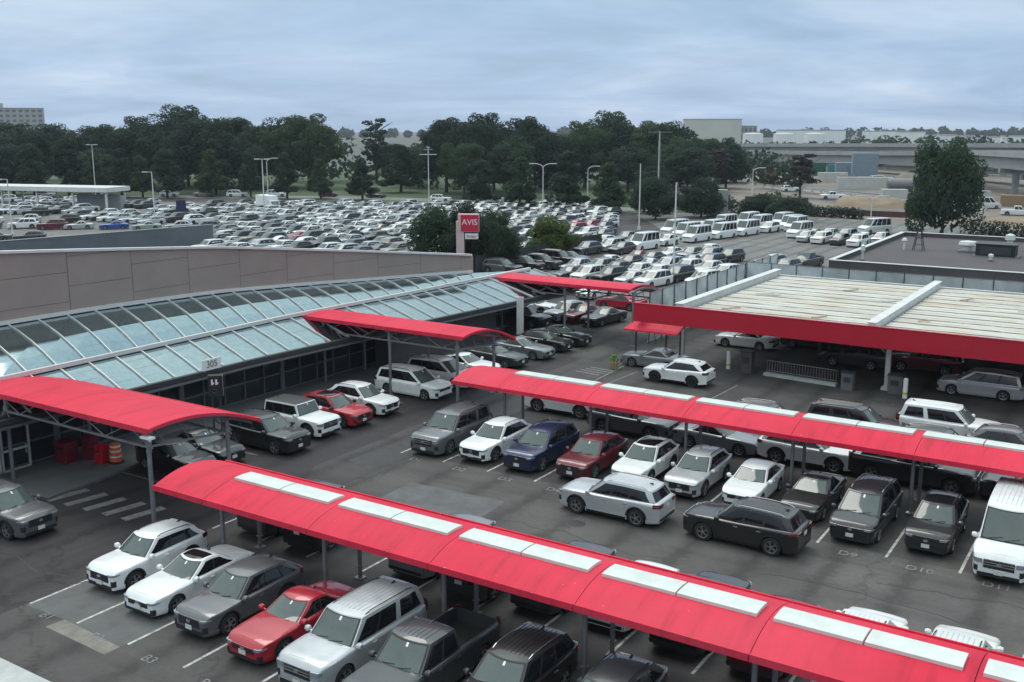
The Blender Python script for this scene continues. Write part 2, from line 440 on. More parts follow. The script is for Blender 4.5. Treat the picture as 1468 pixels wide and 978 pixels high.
    for sg in (1, -1):
        g = MB(); a0, a1 = (.43, .80) if not big else (.44, .72)
        hh = .042 if not big else .085
        fn = lambda k, v, o, sg=sg: nose(k, zl + v*hh*(1 if k < .6 else 1-.6*(k-.6)/.2) + (.10*(k-.4)), o+.012, sg)
        patch(g, fn, *( (a0, a1) if sg > 0 else (a1, a0)), -1, 1, 8, 2, depth=.05); part('headlamp', g, M['head'])
        g = MB(); fn = lambda k, v, o, sg=sg: nose(k, zl-.30 + v*.11, o+.010, sg)
        patch(g, fn, *( (.54, .70) if sg > 0 else (.70, .54)), -1, 1, 5, 2, depth=.04); part('fog_lamp_recess', g, M['black'])
    suvish = key in ('compact_suv','crossover','suv')
    g = MB(); gw = .42 if not big else .40
    lo, hi = ((zl-.27, zl+.03) if suvish else (zl-.17, zl+.02)) if not big else (zl-.24, zl+.10)
    fn = lambda k, z, o: nose(abs(k), z, o+.010, 1 if k >= 0 else -1)
    patch(g, fn, -gw, gw, lo, hi, 10, 2, depth=.05); gr = part('grille', g, M['black'])
    g = MB(); y = c.w(c.xf)*.97*gw/.6
    for zz in ([hi+.012] if not big else [hi-.10, hi-.2, hi]): g.box((c.xf+.028, 0, zz), (.03, y*1.96, .028 if not big else .04))
    part('grille_bar', g, M['chrome'] if 'brightrails' in opts or big else M['paint'], gr)
    g = MB(); g.lathe([(.075,-.012),(.07,.014),(.001,.016)], 14, c=(0,0,0), axis='y'); em = part('badge', g, M['chrome'], gr); em.rotation_euler = (0,0,R(-90)); em.location = (c.xf+.032, 0, (lo+hi)/2+.03); em.scale = (1.35,1,.8)
    g = MB(); patch(g, fn, -.55, .55, c.clear+.05, c.clear+(.19 if suvish or big else .15), 10, 1, depth=.04); part('bumper_intake', g, M['black'])
    g = MB(); g.box((c.xf+.035, 0, .46), (.02, .31, .16)); part('number_plate', g, M['plate'])
    # tail
    def tailf(k, z, o, n=1):
        yF = c.w(c.xr)*.97
        if k < .6: return (c.xr - o - .004, n*yF*k/.6, z)
        x = c.xr + (k-.6)/.4*.45
        return (x - o*.6, n*(c.w(x)*c.prof(z)+o), z)
    zl = p['belt'][1]-.12 if 'deck' not in p else p['deck'][1]-.15
    for sg in (1, -1):
        g = MB(); fn = lambda k, v, o, sg=sg: tailf(k, zl + v*(.08 if not big else .17), o+.012, sg)
        patch(g, fn, *( (.86, .36) if sg > 0 else (.36, .86)) if not big else ((.78,.52) if sg > 0 else (.52,.78)), -1, 1, 8, 2, depth=.05); part('tail_lamp', g, M['tail'])
    g = MB(); fn = lambda k, z, o: tailf(abs(k), z, o+.010, 1 if k >= 0 else -1)
    patch(g, fn, .62, -.62, c.clear+.16, c.clear+.28, 10, 1, depth=.04); part('rear_bumper_trim', g, M['black'])
    g = MB(); g.box((c.xr-.012, 0, zl-.12), (.02, .31, .15)); part('number_plate', g, M['plate'])
    if p.get('bed'):
        g = MB(); x0, x1 = c.xr+.12, p['rb']-.16; zz = p['belt'][1]-.49
        g.box(((x0+x1)/2, 0, zz), (x1-x0, c.hw*1.66, .03)); part('bed_liner', g, M['bed'])
    if key == 'boxy_offroader':
        g = MB(); g.lathe([(.0,-.1),(.33,-.1),(.37,-.05),(.37,.07),(.3,.1),(.0,.1)], 20, c=(0,0,0), axis='y')
        sw = part('spare_wheel', g, M['tyre']); sw.rotation_euler = (0,0,R(90)); sw.location = (c.xr-.10, 0, 1.0)
    return root

def body_mesh(key):
    """mid-distance body: shell and cabin in one skin"""
    c = Car(key); b = MB(); shell(c, b, True, False); cabin(c, b, 4, 3, 5)
    return b.mesh('body', [M['paint'], M['black']], 38)
def make_mid(key):
    c = Car(key); p = c.p
    root = link(key, body_mesh(key))
    def part(n, mb, m): return mb.build(n, m, root, 30)
    g = MB(); patch(g, c.gh, -.93, .93, .07, .95, 6, 3); part('windscreen', g, M['screen'])
    for sg in (1, -1):
        g = MB()
        for (a, b_, a2, b2) in p['wins']:
            q = [sg*(1+k) for k in (a, b_, a2, b2)]
            if sg < 0: q = [q[1], q[0], q[3], q[2]]
            patch(g, c.gh, 0, 0, .10, .90, 3, 2, quad=q)
        part('side_windows', g, M['glass'])
    g = MB(); f = lambda q, t, o: c.gh((3-abs(q))*(1 if q >= 0 else -1) if abs(q) > 1e-6 else 3, t, o)
    patch(g, f, .9, -.9, .1, .88, 6, 2); part('rear_window', g, M['glass'])
    g = MB(); g.box((c.xf+.01, 0, p['nose']-.2), (.04, c.hw*1.0, .13)); part('grille', g, M['black'])
    for sg in (1, -1):
        g = MB(); g.box((c.xf-.04, sg*c.hw*.60, p['nose']-.16), (.16, .32, .1)); part('headlamp', g, M['head'])
        g = MB(); g.box((c.xr+.04, sg*c.hw*.68, p['belt'][1]-.14), (.14, .28, .16)); part('tail_lamp', g, M['tail'])
    tm = wheel_mesh(p['wr'])
    for sg in (1, -1):
        for a in c.ax:
            w = link('wheel', tm[0], root, (a, sg*(c.hw-.125), p['wr']))
            if sg < 0: w.rotation_euler = (0, 0, math.pi)
            link('rim', tm[1], w, (0, .09, 0))
    return root
def far_mb(key, mb=None, base=0):
    """far body in one mesh: 0 paint, 1 black, 2 glass, 3 windscreen, 4 tyre"""
    c = Car(key); p = c.p; b = MB()
    shell(c, b, False, False); cabin(c, b, 2, 2, 3)
    patch(b, c.gh, -.93, .93, .07, .95, 4, 2, 3)
    for sg in (1, -1):
        q = [sg*(1+k) for k in (.05, .93, .12, .85)]
        if sg < 0: q = [q[1], q[0], q[3], q[2]]
        patch(b, c.gh, 0, 0, .12, .88, 3, 1, 2, quad=q)
        for a in c.ax: b.lathe([(p['wr'], -.24), (p['wr'], .012), (.02, .014)] if sg > 0 else [(p['wr'], .24), (p['wr'], -.012), (.02, -.014)], 10, 4, (a, sg*c.hw, p['wr']), 'y')
    b.box((c.xf+.01, 0, p['nose']-.24), (.05, c.hw*1.5, .16), 1)
    return b
FARMATS = [M['paint'], M['black'], M['glass'], M['screen'], M['tyre']]
# ------------------------------------------------------------------ site materials
def asphalt(name='asphalt', stops=((.044,.040,.042),(.064,.060,.060),(.090,.085,.082)), along=(.03,.55,1), trk=.55):
    m, N, L, b = newmat(name)
    p = pos(N)
    big = noise(N, L, .045, 5, .6, p, .6); mid = noise(N, L, .35, 5, .62, p, .4); fine = noise(N, L, 5.0, 4, .7, p)
    c1 = ramp(N, L, big.outputs['Fac'], [(.32, stops[0]), (.52, stops[1]), (.70, stops[2])])
    c2 = ramp(N, L, mid.outputs['Fac'], [(.30, .74), (.5, 1.0), (.72, 1.20)])
    c3 = ramp(N, L, fine.outputs['Fac'], [(.3, .86), (.7, 1.12)])
    x = mix(N, L, 1.0, c1.outputs['Color'], c2.outputs['Color'], 'MULTIPLY')
    x = mix(N, L, .8, x, c3.outputs['Color'], 'MULTIPLY')
    # tyre-darkened lanes run along the aisles
    mp = N.new('ShaderNodeMapping'); L.new(p, mp.inputs['Vector']); mp.inputs['Scale'].default_value = along
    tr = noise(N, L, 1.0, 4, .55, mp.outputs['Vector'], .3)
    r4 = ramp(N, L, tr.outputs['Fac'], [(.36, .66), (.47, .9), (.58, 1.08)])
    x = mix(N, L, trk, x, r4.outputs['Color'], 'MULTIPLY')
    # cracks
    v = N.new('ShaderNodeTexVoronoi'); v.feature = 'DISTANCE_TO_EDGE'; v.inputs['Scale'].default_value = .16
    wv = noise(N, L, .7, 4, .6, p); ad = N.new('ShaderNodeVectorMath'); ad.operation = 'MULTIPLY_ADD'
    L.new(wv.outputs['Color'], ad.inputs[0]); ad.inputs[1].default_value = (3,3,0); L.new(p, ad.inputs[2]); L.new(ad.outputs[0], v.inputs['Vector'])
    ck = ramp(N, L, v.outputs['Distance'], [(.0, .45), (.006, .6), (.014, 1.0)])
    gate = ramp(N, L, big.outputs['Fac'], [(.5, 0.0), (.62, .8)])
    x = mix(N, L, gate.outputs['Color'], x, mix(N, L, 1.0, x, ck.outputs['Color'], 'MULTIPLY'))
    # oil drips
    v2 = N.new('ShaderNodeTexVoronoi'); v2.inputs['Scale'].default_value = .42; L.new(p, v2.inputs['Vector'])
    oil = ramp(N, L, v2.outputs['Distance'], [(.05, .55), (.22, 1.0)])
    x = mix(N, L, .55, x, oil.outputs['Color'], 'MULTIPLY')
    sx = N.new('ShaderNodeSeparateXYZ'); L.new(p, sx.inputs[0])
    def mm(op, a_, b_=None):
        q = N.new('ShaderNodeMath'); q.operation = op
        for so_, va in zip(q.inputs, (a_, b_)):
            if va is None: continue
            if isinstance(va, (int, float)): so_.default_value = va
            else: L.new(va, so_)
        return q.outputs[0]
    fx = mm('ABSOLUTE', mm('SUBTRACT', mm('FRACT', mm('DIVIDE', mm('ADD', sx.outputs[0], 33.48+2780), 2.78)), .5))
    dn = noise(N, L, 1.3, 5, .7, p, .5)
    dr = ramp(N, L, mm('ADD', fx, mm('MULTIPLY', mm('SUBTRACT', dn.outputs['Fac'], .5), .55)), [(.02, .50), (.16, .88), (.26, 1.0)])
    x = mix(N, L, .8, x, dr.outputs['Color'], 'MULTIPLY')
    L.new(x, b.inputs['Base Color'])
    rr = ramp(N, L, mid.outputs['Fac'], [(.3, .6), (.7, .85)]); L.new(rr.outputs['Color'], b.inputs['Roughness']); b.inputs['Specular IOR Level'].default_value = .3
    bp = N.new('ShaderNodeBump'); bp.inputs['Strength'].default_value = .35; bp.inputs['Distance'].default_value = .02
    L.new(fine.outputs['Fac'], bp.inputs['Height']); L.new(bp.outputs['Normal'], b.inputs['Normal'])
    return m
M['asphalt'] = asphalt()
def wornpaint(name, col):
    """road paint rubbed through to the asphalt"""
    m, N, L, b = newmat(name); p = pos(N)
    n = noise(N, L, 3.2, 6, .7, p); r = ramp(N, L, n.outputs['Fac'], [(.36, .0), (.58, 1.0)])
    L.new(mix(N, L, r.outputs['Color'], tuple(c*.35+.04 for c in col), col), b.inputs['Base Color']); b.inputs['Roughness'].default_value = .75
    return m
M['line'] = wornpaint('worn_white_paint', (.52,.52,.50))
M['faded'] = wornpaint('faded_white_paint', (.21,.21,.21))
M['patch'] = mat('concrete_patch', (.105,.105,.108), .8, var=.35, scale=1.1, bump=.2)
M['patch2'] = mat('tan_concrete', (.20,.185,.165), .85, var=.35, scale=2.2, bump=.2)
M['newtar'] = mat('dark_tar_patch', (.040,.040,.044), .7, var=.35, scale=1.4, bump=.2)
M['kerb'] = mat('kerb_concrete', (.42,.44,.43), .8, var=.2, scale=2)
M['walk'] = mat('sidewalk_concrete', (.12,.125,.13), .85, var=.25, scale=.8, bump=.15)
def redroof():
    m, N, L, b = newmat('red_canopy_paint'); p = pos(N)
    n = noise(N, L, .5, 5, .6, p); r = ramp(N, L, n.outputs['Fac'], [(.3, (.56,.022,.052)), (.7, (.67,.034,.072))])
    mp = N.new('ShaderNodeMapping'); L.new(p, mp.inputs['Vector']); mp.inputs['Scale'].default_value = (2.6, .18, 1)
    s = noise(N, L, 1.0, 5, .65, mp.outputs['Vector']); sr = ramp(N, L, s.outputs['Fac'], [(.28, .66), (.46, .95), (.62, 1.03), (.8, 1.12)])
    L.new(mix(N, L, .75, r.outputs['Color'], sr.outputs['Color'], 'MULTIPLY'), b.inputs['Base Color'])
    sp = noise(N, L, 7.0, 2, .5, p); spr = ramp(N, L, sp.outputs['Fac'], [(.755, 0.0), (.775, .55)])
    fd = noise(N, L, .11, 3, .5, p); fr = ramp(N, L, fd.outputs['Fac'], [(.4, .0), (.7, .15)])
    base_ = mix(N, L, .75, r.outputs['Color'], sr.outputs['Color'], 'MULTIPLY')
    base_ = mix(N, L, fr.outputs['Color'], base_, (.72,.16,.20)); L.new(mix(N, L, spr.outputs['Color'], base_, (.62,.45,.45)), b.inputs['Base Color'])
    rr = ramp(N, L, n.outputs['Fac'], [(.3, .5), (.7, .65)]); L.new(rr.outputs['Color'], b.inputs['Roughness']); b.inputs['Specular IOR Level'].default_value = .14
    return m
M['red'] = redroof()
M['redface'] = mat('red_fascia_paint', (.47,.008,.028), .4, var=.14, scale=.4)
M['skylight'] = mat('white_skylight_sheet', (.62,.67,.63), .35, var=.16, scale=1.4)
M['galv'] = mat('grey_painted_steel', (.20,.20,.215), .5, .25, .18, 3)
M['darksteel'] = mat('dark_steel', (.05,.053,.06), .5, .3, .2, 3)
M['white_steel'] = mat('white_painted_steel', (.62,.63,.62), .5, var=.14, scale=1.2)
M['wallpanel'] = mat('grey_metal_wall_panel', (.285,.245,.222), .55, .15, .13, .35)
M['wallback'] = mat('wall_joint', (.085,.08,.08), .8)
M['wallplain'] = mat('slate_render', (.13,.15,.165), .8, var=.2, scale=.3)
M['roofglass'] = glass('teal_roof_glass', (.31,.40,.42), .06, 1.6, .6, .006)
M['roofglass'].node_tree.nodes['Principled BSDF'].inputs['Metallic'].default_value = .96
M['facadeglass'] = glass('dark_facade_glass', (.024,.034,.038), .06, 1.5)
M['rib'] = mat('pale_aluminium', (.66,.67,.66), .45, .35, .1, 2)
M['mullion'] = mat('grey_mullion', (.15,.16,.17), .5, .3, .12, 3)
M['bitumen'] = mat('dark_roof_felt', (.082,.072,.078), .85, var=.22, scale=.25)
M['blackbox'] = mat('black_unit', (.014,.016,.018), .6, var=.2, scale=3)
M['orange'] = mat('orange_plastic', (.72,.13,.02), .5, var=.12, scale=4)
M['redplastic'] = mat('red_plastic', (.15,.008,.025), .5, var=.15, scale=4)
M['navy'] = mat('navy_sign_face', (.012,.014,.06), .5, var=.1)
M['signwhite'] = mat('white_sign_face', (.75,.76,.76), .45, var=.06)
M['pinkish'] = mat('pale_pink_sign_side', (.60,.46,.46), .5, var=.1, scale=1.0)
M['signred'] = mat('red_sign_face', (.55,.012,.05), .4, var=.06)
M['yellow'] = mat('yellow_paint', (.62,.48,.03), .5, var=.15, scale=3)
M['hivis'] = mat('yellow_green_vest', (.50,.62,.05), .7, var=.1, scale=6)
M['denim'] = mat('dark_trousers', (.03,.035,.05), .85, var=.2, scale=6)
M['skin'] = mat('skin', (.30,.17,.11), .55, var=.08, scale=8)
M['hair'] = mat('hair', (.02,.015,.012), .7)

# ------------------------------------------------------------------ ground and markings
g = MB(); g.grid([[(-2500+ 5000*i/8, -400 + 5000*j/8, 0) for i in range(9)] for j in range(9)])
M['earth'] = mat('distant_ground', (.10,.105,.095), .95, var=.4, scale=.02)
structure(g.build('ground', M['earth'], loc=(0,0,-.02)))
g = MB(); g.grid([[(-330 + 400*i/10, -60 + 262*j/10, 0) for i in range(11)] for j in range(11)])
lot = structure(g.build('parking_lot', M['asphalt']))
PITCH = 2.78
mk = MB(); fd = MB()
def line(mb, p0, p1, w=.11, z=.006):
    a, b = Vector((*p0, z)), Vector((*p1, z)); d = (b-a).normalized(); u = Vector((-d.y, d.x, 0))*w/2
    mb.add([a-u, a+u, b+u, b-u], [(0,3,2,1)])
for k in range(0, 14): line(mk, (-33.48 + PITCH*k, 19.5), (-33.48 + PITCH*k, 24.6))
for k in range(0, 14): line(mk, (-33.48 + PITCH*k, 28.0), (-33.48 + PITCH*k, 33.2))
for k in range(0, 14): line(mk, (-33.25 + PITCH*k, 40.65), (-33.25 + PITCH*k, 46.0))
for y in (30.6, 33.4, 36.2, 39.2, 42.2, 45.0, 48.6, 52.4, 55.6, 59, 62.4, 65.8): line(fd, (-43.4, y), (-39.4, y), .1)
for k in range(0, 7): line(fd, (-31.0 + 7.4*k, 59.4), (-30.8 + 7.4*k, 64.4), .1)
line(fd, (-34, 59.2), (4, 58.6), .12); line(fd, (-32.5, 66.3), (-32.0, 58.6), .12)
for k in range(4): line(fd, (-34.6+.1*k, 62.1+.55*k), (-32.6+.1*k, 61.9+.55*k), .16)
def early(name, pts, m, z):
    g = MB(); g.add([(x, y, z) for x, y in pts], [tuple(range(len(pts)))]); return structure(g.build(name, m))
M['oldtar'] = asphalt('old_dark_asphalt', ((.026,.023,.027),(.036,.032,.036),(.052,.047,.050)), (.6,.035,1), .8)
M['paletar'] = asphalt('pale_sheen_asphalt', ((.12,.116,.112),(.165,.16,.155),(.205,.20,.19)), (.03,.5,1), .5)  # paler base colour paints in the grazing sheen of distant asphalt
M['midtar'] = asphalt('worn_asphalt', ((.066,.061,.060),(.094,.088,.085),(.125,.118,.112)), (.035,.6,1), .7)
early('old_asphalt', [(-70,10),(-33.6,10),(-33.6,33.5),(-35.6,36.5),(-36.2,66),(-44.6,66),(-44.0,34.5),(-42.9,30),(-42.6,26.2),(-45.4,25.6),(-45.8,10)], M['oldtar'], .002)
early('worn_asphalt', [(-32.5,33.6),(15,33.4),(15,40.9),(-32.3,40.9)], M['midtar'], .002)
early('far_sheen_sheet', [(-62,98),(-34.5,84),(-34.8,96),(-27,128),(-27,200),(-100,200),(-66,150)], M['paletar'], .002)
early('far_sheen_sheet', [(-215,88),(-122,88),(-118,130),(-160,175),(-215,150)], M['paletar'], .002)
structure(mk.build('stall_lines', M['line'])); structure(fd.build('lane_lines', M['faded']))
g = MB()
for k in range(5): line(g, (-42.6 + 1.25*k, 26.15+.1*k), (-42.3 + 1.25*k, 28.1+.1*k), .5, .0075)
structure(g.build('zebra_crossing', M['faded']))
def sheet(name, pts, m, z): 
    g = MB(); g.add([(x, y, z) for x, y in pts], [tuple(range(len(pts)))]); return structure(g.build(name, m))
sheet('concrete_patch', [(-33.5,19.35),(-30.85,19.45),(-28.0,19.0),(-27.9,24.8),(-33.4,24.9)], M['patch'], .003)
sheet('concrete_strip', [(-31.4,18.75),(-28.0,18.65),(-28.0,19.25),(-31.3,19.45)], M['patch2'], .0045)
sheet('tar_patch', [(-34.8,38.2),(-32.9,37.7),(-32.2,52.5),(-33.9,65.5),(-35.2,65.3),(-34.2,50)], M['newtar'], .003)
sheet('tar_patch', [(-29.8,34.5),(-24.4,34.9),(-24.6,37.6),(-29.9,37.3)], M['patch'], .003)
g = MB(); g.box((-31.9, 15.2, .12), (9, 2.5, .24)); structure(g.build('kerb', M['kerb']))
g = MB(); g.prism([(-60,18),(-45.8,18),(-45.4,25.6),(-42.6,26.2),(-42.9,30),(-44.0,34.5),(-44.6,70),(-60,70)], -.02, .13); structure(g.build('sidewalk', M['walk']))
g = MB(); rg_ = random.Random(21)
for (x, y, a_, n_) in [(-31,38.6,-.1,9),(-24,35.2,.05,12),(-20,39.9,-.05,10),(-12,36.4,.1,10),(-8,38.0,-.08,8),(-36.5,40,1.5,11),(-37.2,52,1.6,9),(-40,21,.2,8),(-36,18.5,.9,7),(-30,57,.1,10),(-22,60.5,-.1,9),(-24,17.6,.1,10)]:
    for i in range(n_):
        a2 = a_ + rg_.uniform(-.5,.5); x2, y2 = x + .75*math.cos(a2), y + .75*math.sin(a2)
        line(g, (x, y), (x2, y2), rg_.uniform(.03,.07), .0062+.0001*i); x, y = x2, y2
structure(g.build('crack_sealant', M['newtar']))
for x, y in ((-35.2,30.6),(-20.5,37.0),(-33.0,56.5)):
    o = thing('storm_drain', 'round iron drain cover in the asphalt %s' % {-35.2:'by the zebra crossing',-20.5:'in the aisle before the silver SUV',-33.0:'in the lane beyond the second red roof'}[x], 'drain', (x, y, 0))
    g = MB(); g.lathe([(.42,.004),(.40,.012),(.001,.013)], 18); g.build('cover', M['darksteel'], o)
def words(name, txt, m, size, loc, rot, parent=None, ext=.004, align='CENTER'):
    c = bpy.data.curves.new(name, 'FONT'); c.body = txt; c.size = size; c.extrude = ext; c.align_x = align; c.align_y = 'CENTER'
    t = bpy.data.objects.new(name, c); COL.objects.link(t); bpy.context.view_layer.update()
    me = bpy.data.meshes.new_from_object(t.evaluated_get(bpy.context.evaluated_depsgraph_get())); me.materials.clear(); me.materials.append(m)
    bpy.data.objects.remove(t); bpy.data.curves.remove(c)
    o = link(name, me, parent, loc); o.rotation_euler = rot; return o
for k in range(14):
    x = -33.25 + PITCH*(k+.5)
    structure(words('stall_number', 'D%d' % (k+1), M['faded'], .62, (x, 40.15, .006), (0,0,0), ext=.001))
    structure(words('stall_number', 'B%d' % (k+1), M['faded'], .55, (x-.2, 19.25, .009), (0,0,0), ext=.001))

# ------------------------------------------------------------------ red canopies
def arch_rows(x0, x1, ya, yb, ze, crest, nx=2, ny=10, drop=0.0):
    rows = []
    for j in range(ny+1):
        t = j/ny; z = ze + crest*(1-(2*t-1)**2) - drop*t
        rows.append([(lerp(x0, x1, i/nx), lerp(ya, yb, t), z) for i in range(nx+1)])
    return rows
def parking_canopy(name, label, ya, yb, ze, crest, x0, joints, x1, sky):
    root = thing(name, label, 'canopy', (x0, ya, 0), 0, 'long red roofs over the parking rows')
    off = Vector((-x0, -ya, 0))
    def part(n, mb, m, sm=40): 
        o = mb.build(n, m, root, sm); o.location = off; return o
    edges = [x0] + joints + [x1]
    for a, b in zip(edges, edges[1:]):
        g = MB(); g.slab(arch_rows(a+.012, b-.012, ya, yb, ze, crest, 2, 14), .10)
        for y, in ((ya-.03,), (yb+.03,)): g.box(((a+b)/2, y, ze-.05), (b-a-.03, .06, .22))
        part('roof_panel', g, M['red'])
        for y in (ya+.2, yb-.2):
            g = MB(); g.bar((a+.03, y, ze-.12), (b-.03, y, ze-.12), .1, .14); part('purlin', g, M['darksteel'])
    for (a, b) in sky:
        g = MB(); mid = (a+b)/2
        for p, q in ((a, mid-.03), (mid+.03, b)):
            t0, t1 = (sky_t0, sky_t1)
            rows = []
            for j in range(4):
                t = lerp(t0, t1, j/3); z = ze + crest*(1-(2*t-1)**2) + .10
                rows.append([(p, lerp(ya, yb, t), z), (q, lerp(ya, yb, t), z)])
            g.slab(rows, .14)
        part('skylight', g, M['skylight'])
    for x in joints:
        for y in (ya+1.0, ya+2.9):
            zt = ze + crest*.72 - .2
            g = MB(); g.tube((x-.15, y, 0), (x-.15, y, zt), .085, n=10); g.box((x-.15, y, .02), (.36, .36, .04)); g.box((x-.15, y, .5), (.2, .2, .03)); part('post', g, M['galv'])
        g = MB(); pts = [(x-.15, lerp(ya+.1, yb-.1, t/8), ze + crest*(1-(2*(t/8)-1)**2) - .2) for t in range(9)]
        for a, b in zip(pts, pts[1:]): g.bar(a, b, .12, .18)
        part('cross_beam', g, M['darksteel'])
    return root
JX = [-30.1 + 5.44*k for k in range(8)]
sky_t0, sky_t1 = .40, .64
SK = [(x+.15, x+5.1) for x in JX]
parking_canopy('parking_canopy', 'long red canopy roof with pale skylights over the nearest parking rows', 24.8, 28.5, 3.0, .42, -33.0, JX, 13.4, SK)
sky_t0, sky_t1 = .44, .67
parking_canopy('parking_canopy', 'long red canopy roof with pale skylights over the second parking row, beside the lane', 45.2, 49.2, 3.0, .42, -33.2, JX, 13.4, [(x+.0, x+5.0) for x in JX])
def walk_canopy(label, ya, yb, ze, crest, x0, x1, px, drop=1.05):
    root = thing('walkway_canopy', label, 'canopy', (x1, ya, 0), 0, 'red roofs over the cross walkways')
    off = Vector((-x1, -ya, 0))
    def part(n, mb, m, sm=40):
        o = mb.build(n, m, root, sm); o.location = off; return o
    def zz(y): t = (y-ya)/(yb-ya); return ze + crest*(1-(2*t-1)**2) - drop*t
    g = MB(); rows = arch_rows(x0, x1, ya, yb, ze, crest, 8, 16, drop)
    g.slab(rows, .14); g.box(((x0+x1)/2, ya-.02, ze-.06), (x1-x0, .06, .24)); g.box(((x0+x1)/2, yb+.02, ze-drop-.06), (x1-x0, .06, .22))
    part('roof_panel', g, M['red'])
    for x in px:
        for y in (ya+.35, yb-1.6):
            g = MB(); zt = zz(y)-.2; g.tube((x, y, 0), (x, y, zt), .10, n=10); g.tube((x, y, zt-.75), (x, y, zt-.5), .14, n=10); g.tube((x, y, zt-1.0), (x, y, zt-.92), .13, n=10); g.box((x, y, .02), (.4,.4,.04)); part('post', g, M['galv'])
    for y in (ya+.35, yb-1.6):
        g = MB(); zt = zz(y)-.22
        g.bar((x0+.2, y, zt), (x1-.2, y, zt), .12, .2); g.bar((x0+.2, y, zt-.75), (x1-.2, y, zt-.75), .08, .1)
        n = int((x1-x0)/1.6)
        for i in range(n):
            a, b = lerp(x0+.2, x1-.2, i/n), lerp(x0+.2, x1-.2, (i+1)/n)
            g.tube((a, y, zt-.75 if i % 2 else zt), (b, y, zt if i % 2 else zt-.75), .03, n=5)
        part('side_truss', g, M['galv'])
    for x in px + [x0+.5]:
        g = MB(); ysl = [lerp(ya+.1, yb-.1, t/10) for t in range(11)]
        pts = [(x, y, zz(y)-.24) for y in ysl]
        for a, b in zip(pts, pts[1:]): g.bar(a, b, .1, .16)
        g.bar((x, ya+.35, zz(ya+.35)-.95), (x, yb-1.6, zz(yb-1.6)-.95), .07, .1)
        for i in (1,3,5,7): g.tube(pts[i], (x, ysl[i+1], lerp(zz(ya+.35)-.95, zz(yb-1.6)-.95, (i+1)/8)), .028, n=5)
        part('cross_truss', g, M['galv'])
    return root
wc = walk_canopy('wide red canopy at the left edge, by the glass doors and the zebra crossing', 26.5, 32.8, 4.5, .50, -60, -35.4, [-35.85, -46.4, -56])
g = MB(); g.box((-35.55, 26.6, 4.12), (.62, .3, .1)); g.box((-35.6, 26.75, 4.0), (.08,.08,.25))
o = g.build('flood_lamp', M['signwhite'], wc); o.location = (35.4, -26.5, 0)
walk_canopy('red canopy that reaches from the middle of the glass roof to the white minivans', 49.5, 55.5, 4.5, .55, -48.9, -35.5, [-36.15, -41.5, -47.2])
walk_canopy('farthest red canopy, at the end of the glass roof near the grey screen fence', 71.6, 77.6, 4.5, .5, -49.2, -35.2, [-35.0, -41.2, -47.4], .85)

# ------------------------------------------------------------------ left building
root = thing('terminal_building', 'long grey building with curved panel wall, sloping glass roof and dark glazed front', 'building', (-50, 22, 0))
BO = (50, -22, 0)
def bpart(n, mb, m, sm=None, par=root):
    o = mb.build(n, m, par, sm); o.location = BO if par is root else (0,0,0); return o
def polyl(pts):
    def f(y):
        for a, b in zip(pts, pts[1:]):
            if y <= b[0]: t = (y-a[0])/(b[0]-a[0]); return tuple(lerp(a[k], b[k], t) for k in range(1, len(a)))
        a, b = pts[-2], pts[-1]; t = (y-a[0])/(b[0]-a[0]); return tuple(lerp(a[k], b[k], t) for k in range(1, len(a)))
    return f
def eave(y): x, = polyl([(10,-46.0),(42.4,-45.7),(57,-44.7),(68.4,-43.7),(80,-42.7)])(y); return (x, y, 3.32)
def midr(y): x, = polyl([(10,-48.2),(33,-48.6),(48,-48.95),(60,-48.35),(74,-47.9),(80,-47.6)])(y); return (x, y, 4.55)
TOP = [(-53.8,13,11.4,6.2),(-53.4,25.85,10.71,6.35),(-53.0,30.81,10.41,6.45),(-52.6,36.6,10.01,6.5),(-52.5,45.45,9.32,6.3),(-52.2,52.86,8.47,5.86),(-50.8,61.34,7.51,5.43),(-48.9,69.72,6.55,5.08)]
YE = 69.7
def wall(y):
    x, z = polyl([(p[1], p[0]-.14, p[2]) for p in TOP])(y); return (x, y, z)
def topr(y):
    x, z = polyl([(p[1], p[0], p[3]) for p in TOP])(min(y, YE)); return (x, y, z)
def strip(f0, f1, y0, y1, n, k):
    """k-th line between curves f0 and f1 at each y, with a slight barrel bulge"""
    pass
def roofpt(y, v):
    """v 0 eave, 1 middle bar, 2 top bar"""
    if v <= 1: a, b = eave(y), midr(y); t = v
    else: a, b = midr(y), topr(y); t = v-1
    y2 = y if y <= 66.7 else y
    return (lerp(a[0], b[0], t), y2, lerp(a[2], b[2], t) + (.03 if v <= 1 else .20)*math.sin(math.pi*t))
ribs_y = [14 + 1.72*k for k in range(38)]
ribs_y = [y for y in ribs_y if y < 78]
g = MB()
for a, b in zip(ribs_y, ribs_y[1:]):
    for v0, v1 in ((0,.25),(.25,.5),(.5,.75),(.75,1),(1,1.25),(1.25,1.5),(1.5,1.75),(1.75,2)):
        if v1 > 1 and b > YE: continue
        k = rnd.uniform(-.010, .010); k2 = rnd.uniform(-.010, .010)
        p = [list(roofpt(a+.03, v0)), list(roofpt(b-.03, v0)), list(roofpt(b-.03, v1)), list(roofpt(a+.03, v1))]
        p[2][2] += k; p[3][2] -= k2
        g.add(p, [(0,1,2,3)])
g.add([roofpt(YE-1.2, 1), roofpt(77, 1), (topr(YE)[0]+.5, YE+1.8, 4.95), topr(YE-1.2)], [(0,1,2,3)])
bpart('roof_glazing', g, M['roofglass'])
g = MB(); ys = [14 + i*2 for i in range(29)] + [YE]
g.grid([[(eave(y)[0]-.1, y, 3.05) for y in ys], [(topr(y)[0]-.1, y, 3.05) for y in ys]]); bpart('ceiling', g, M['darksteel'])
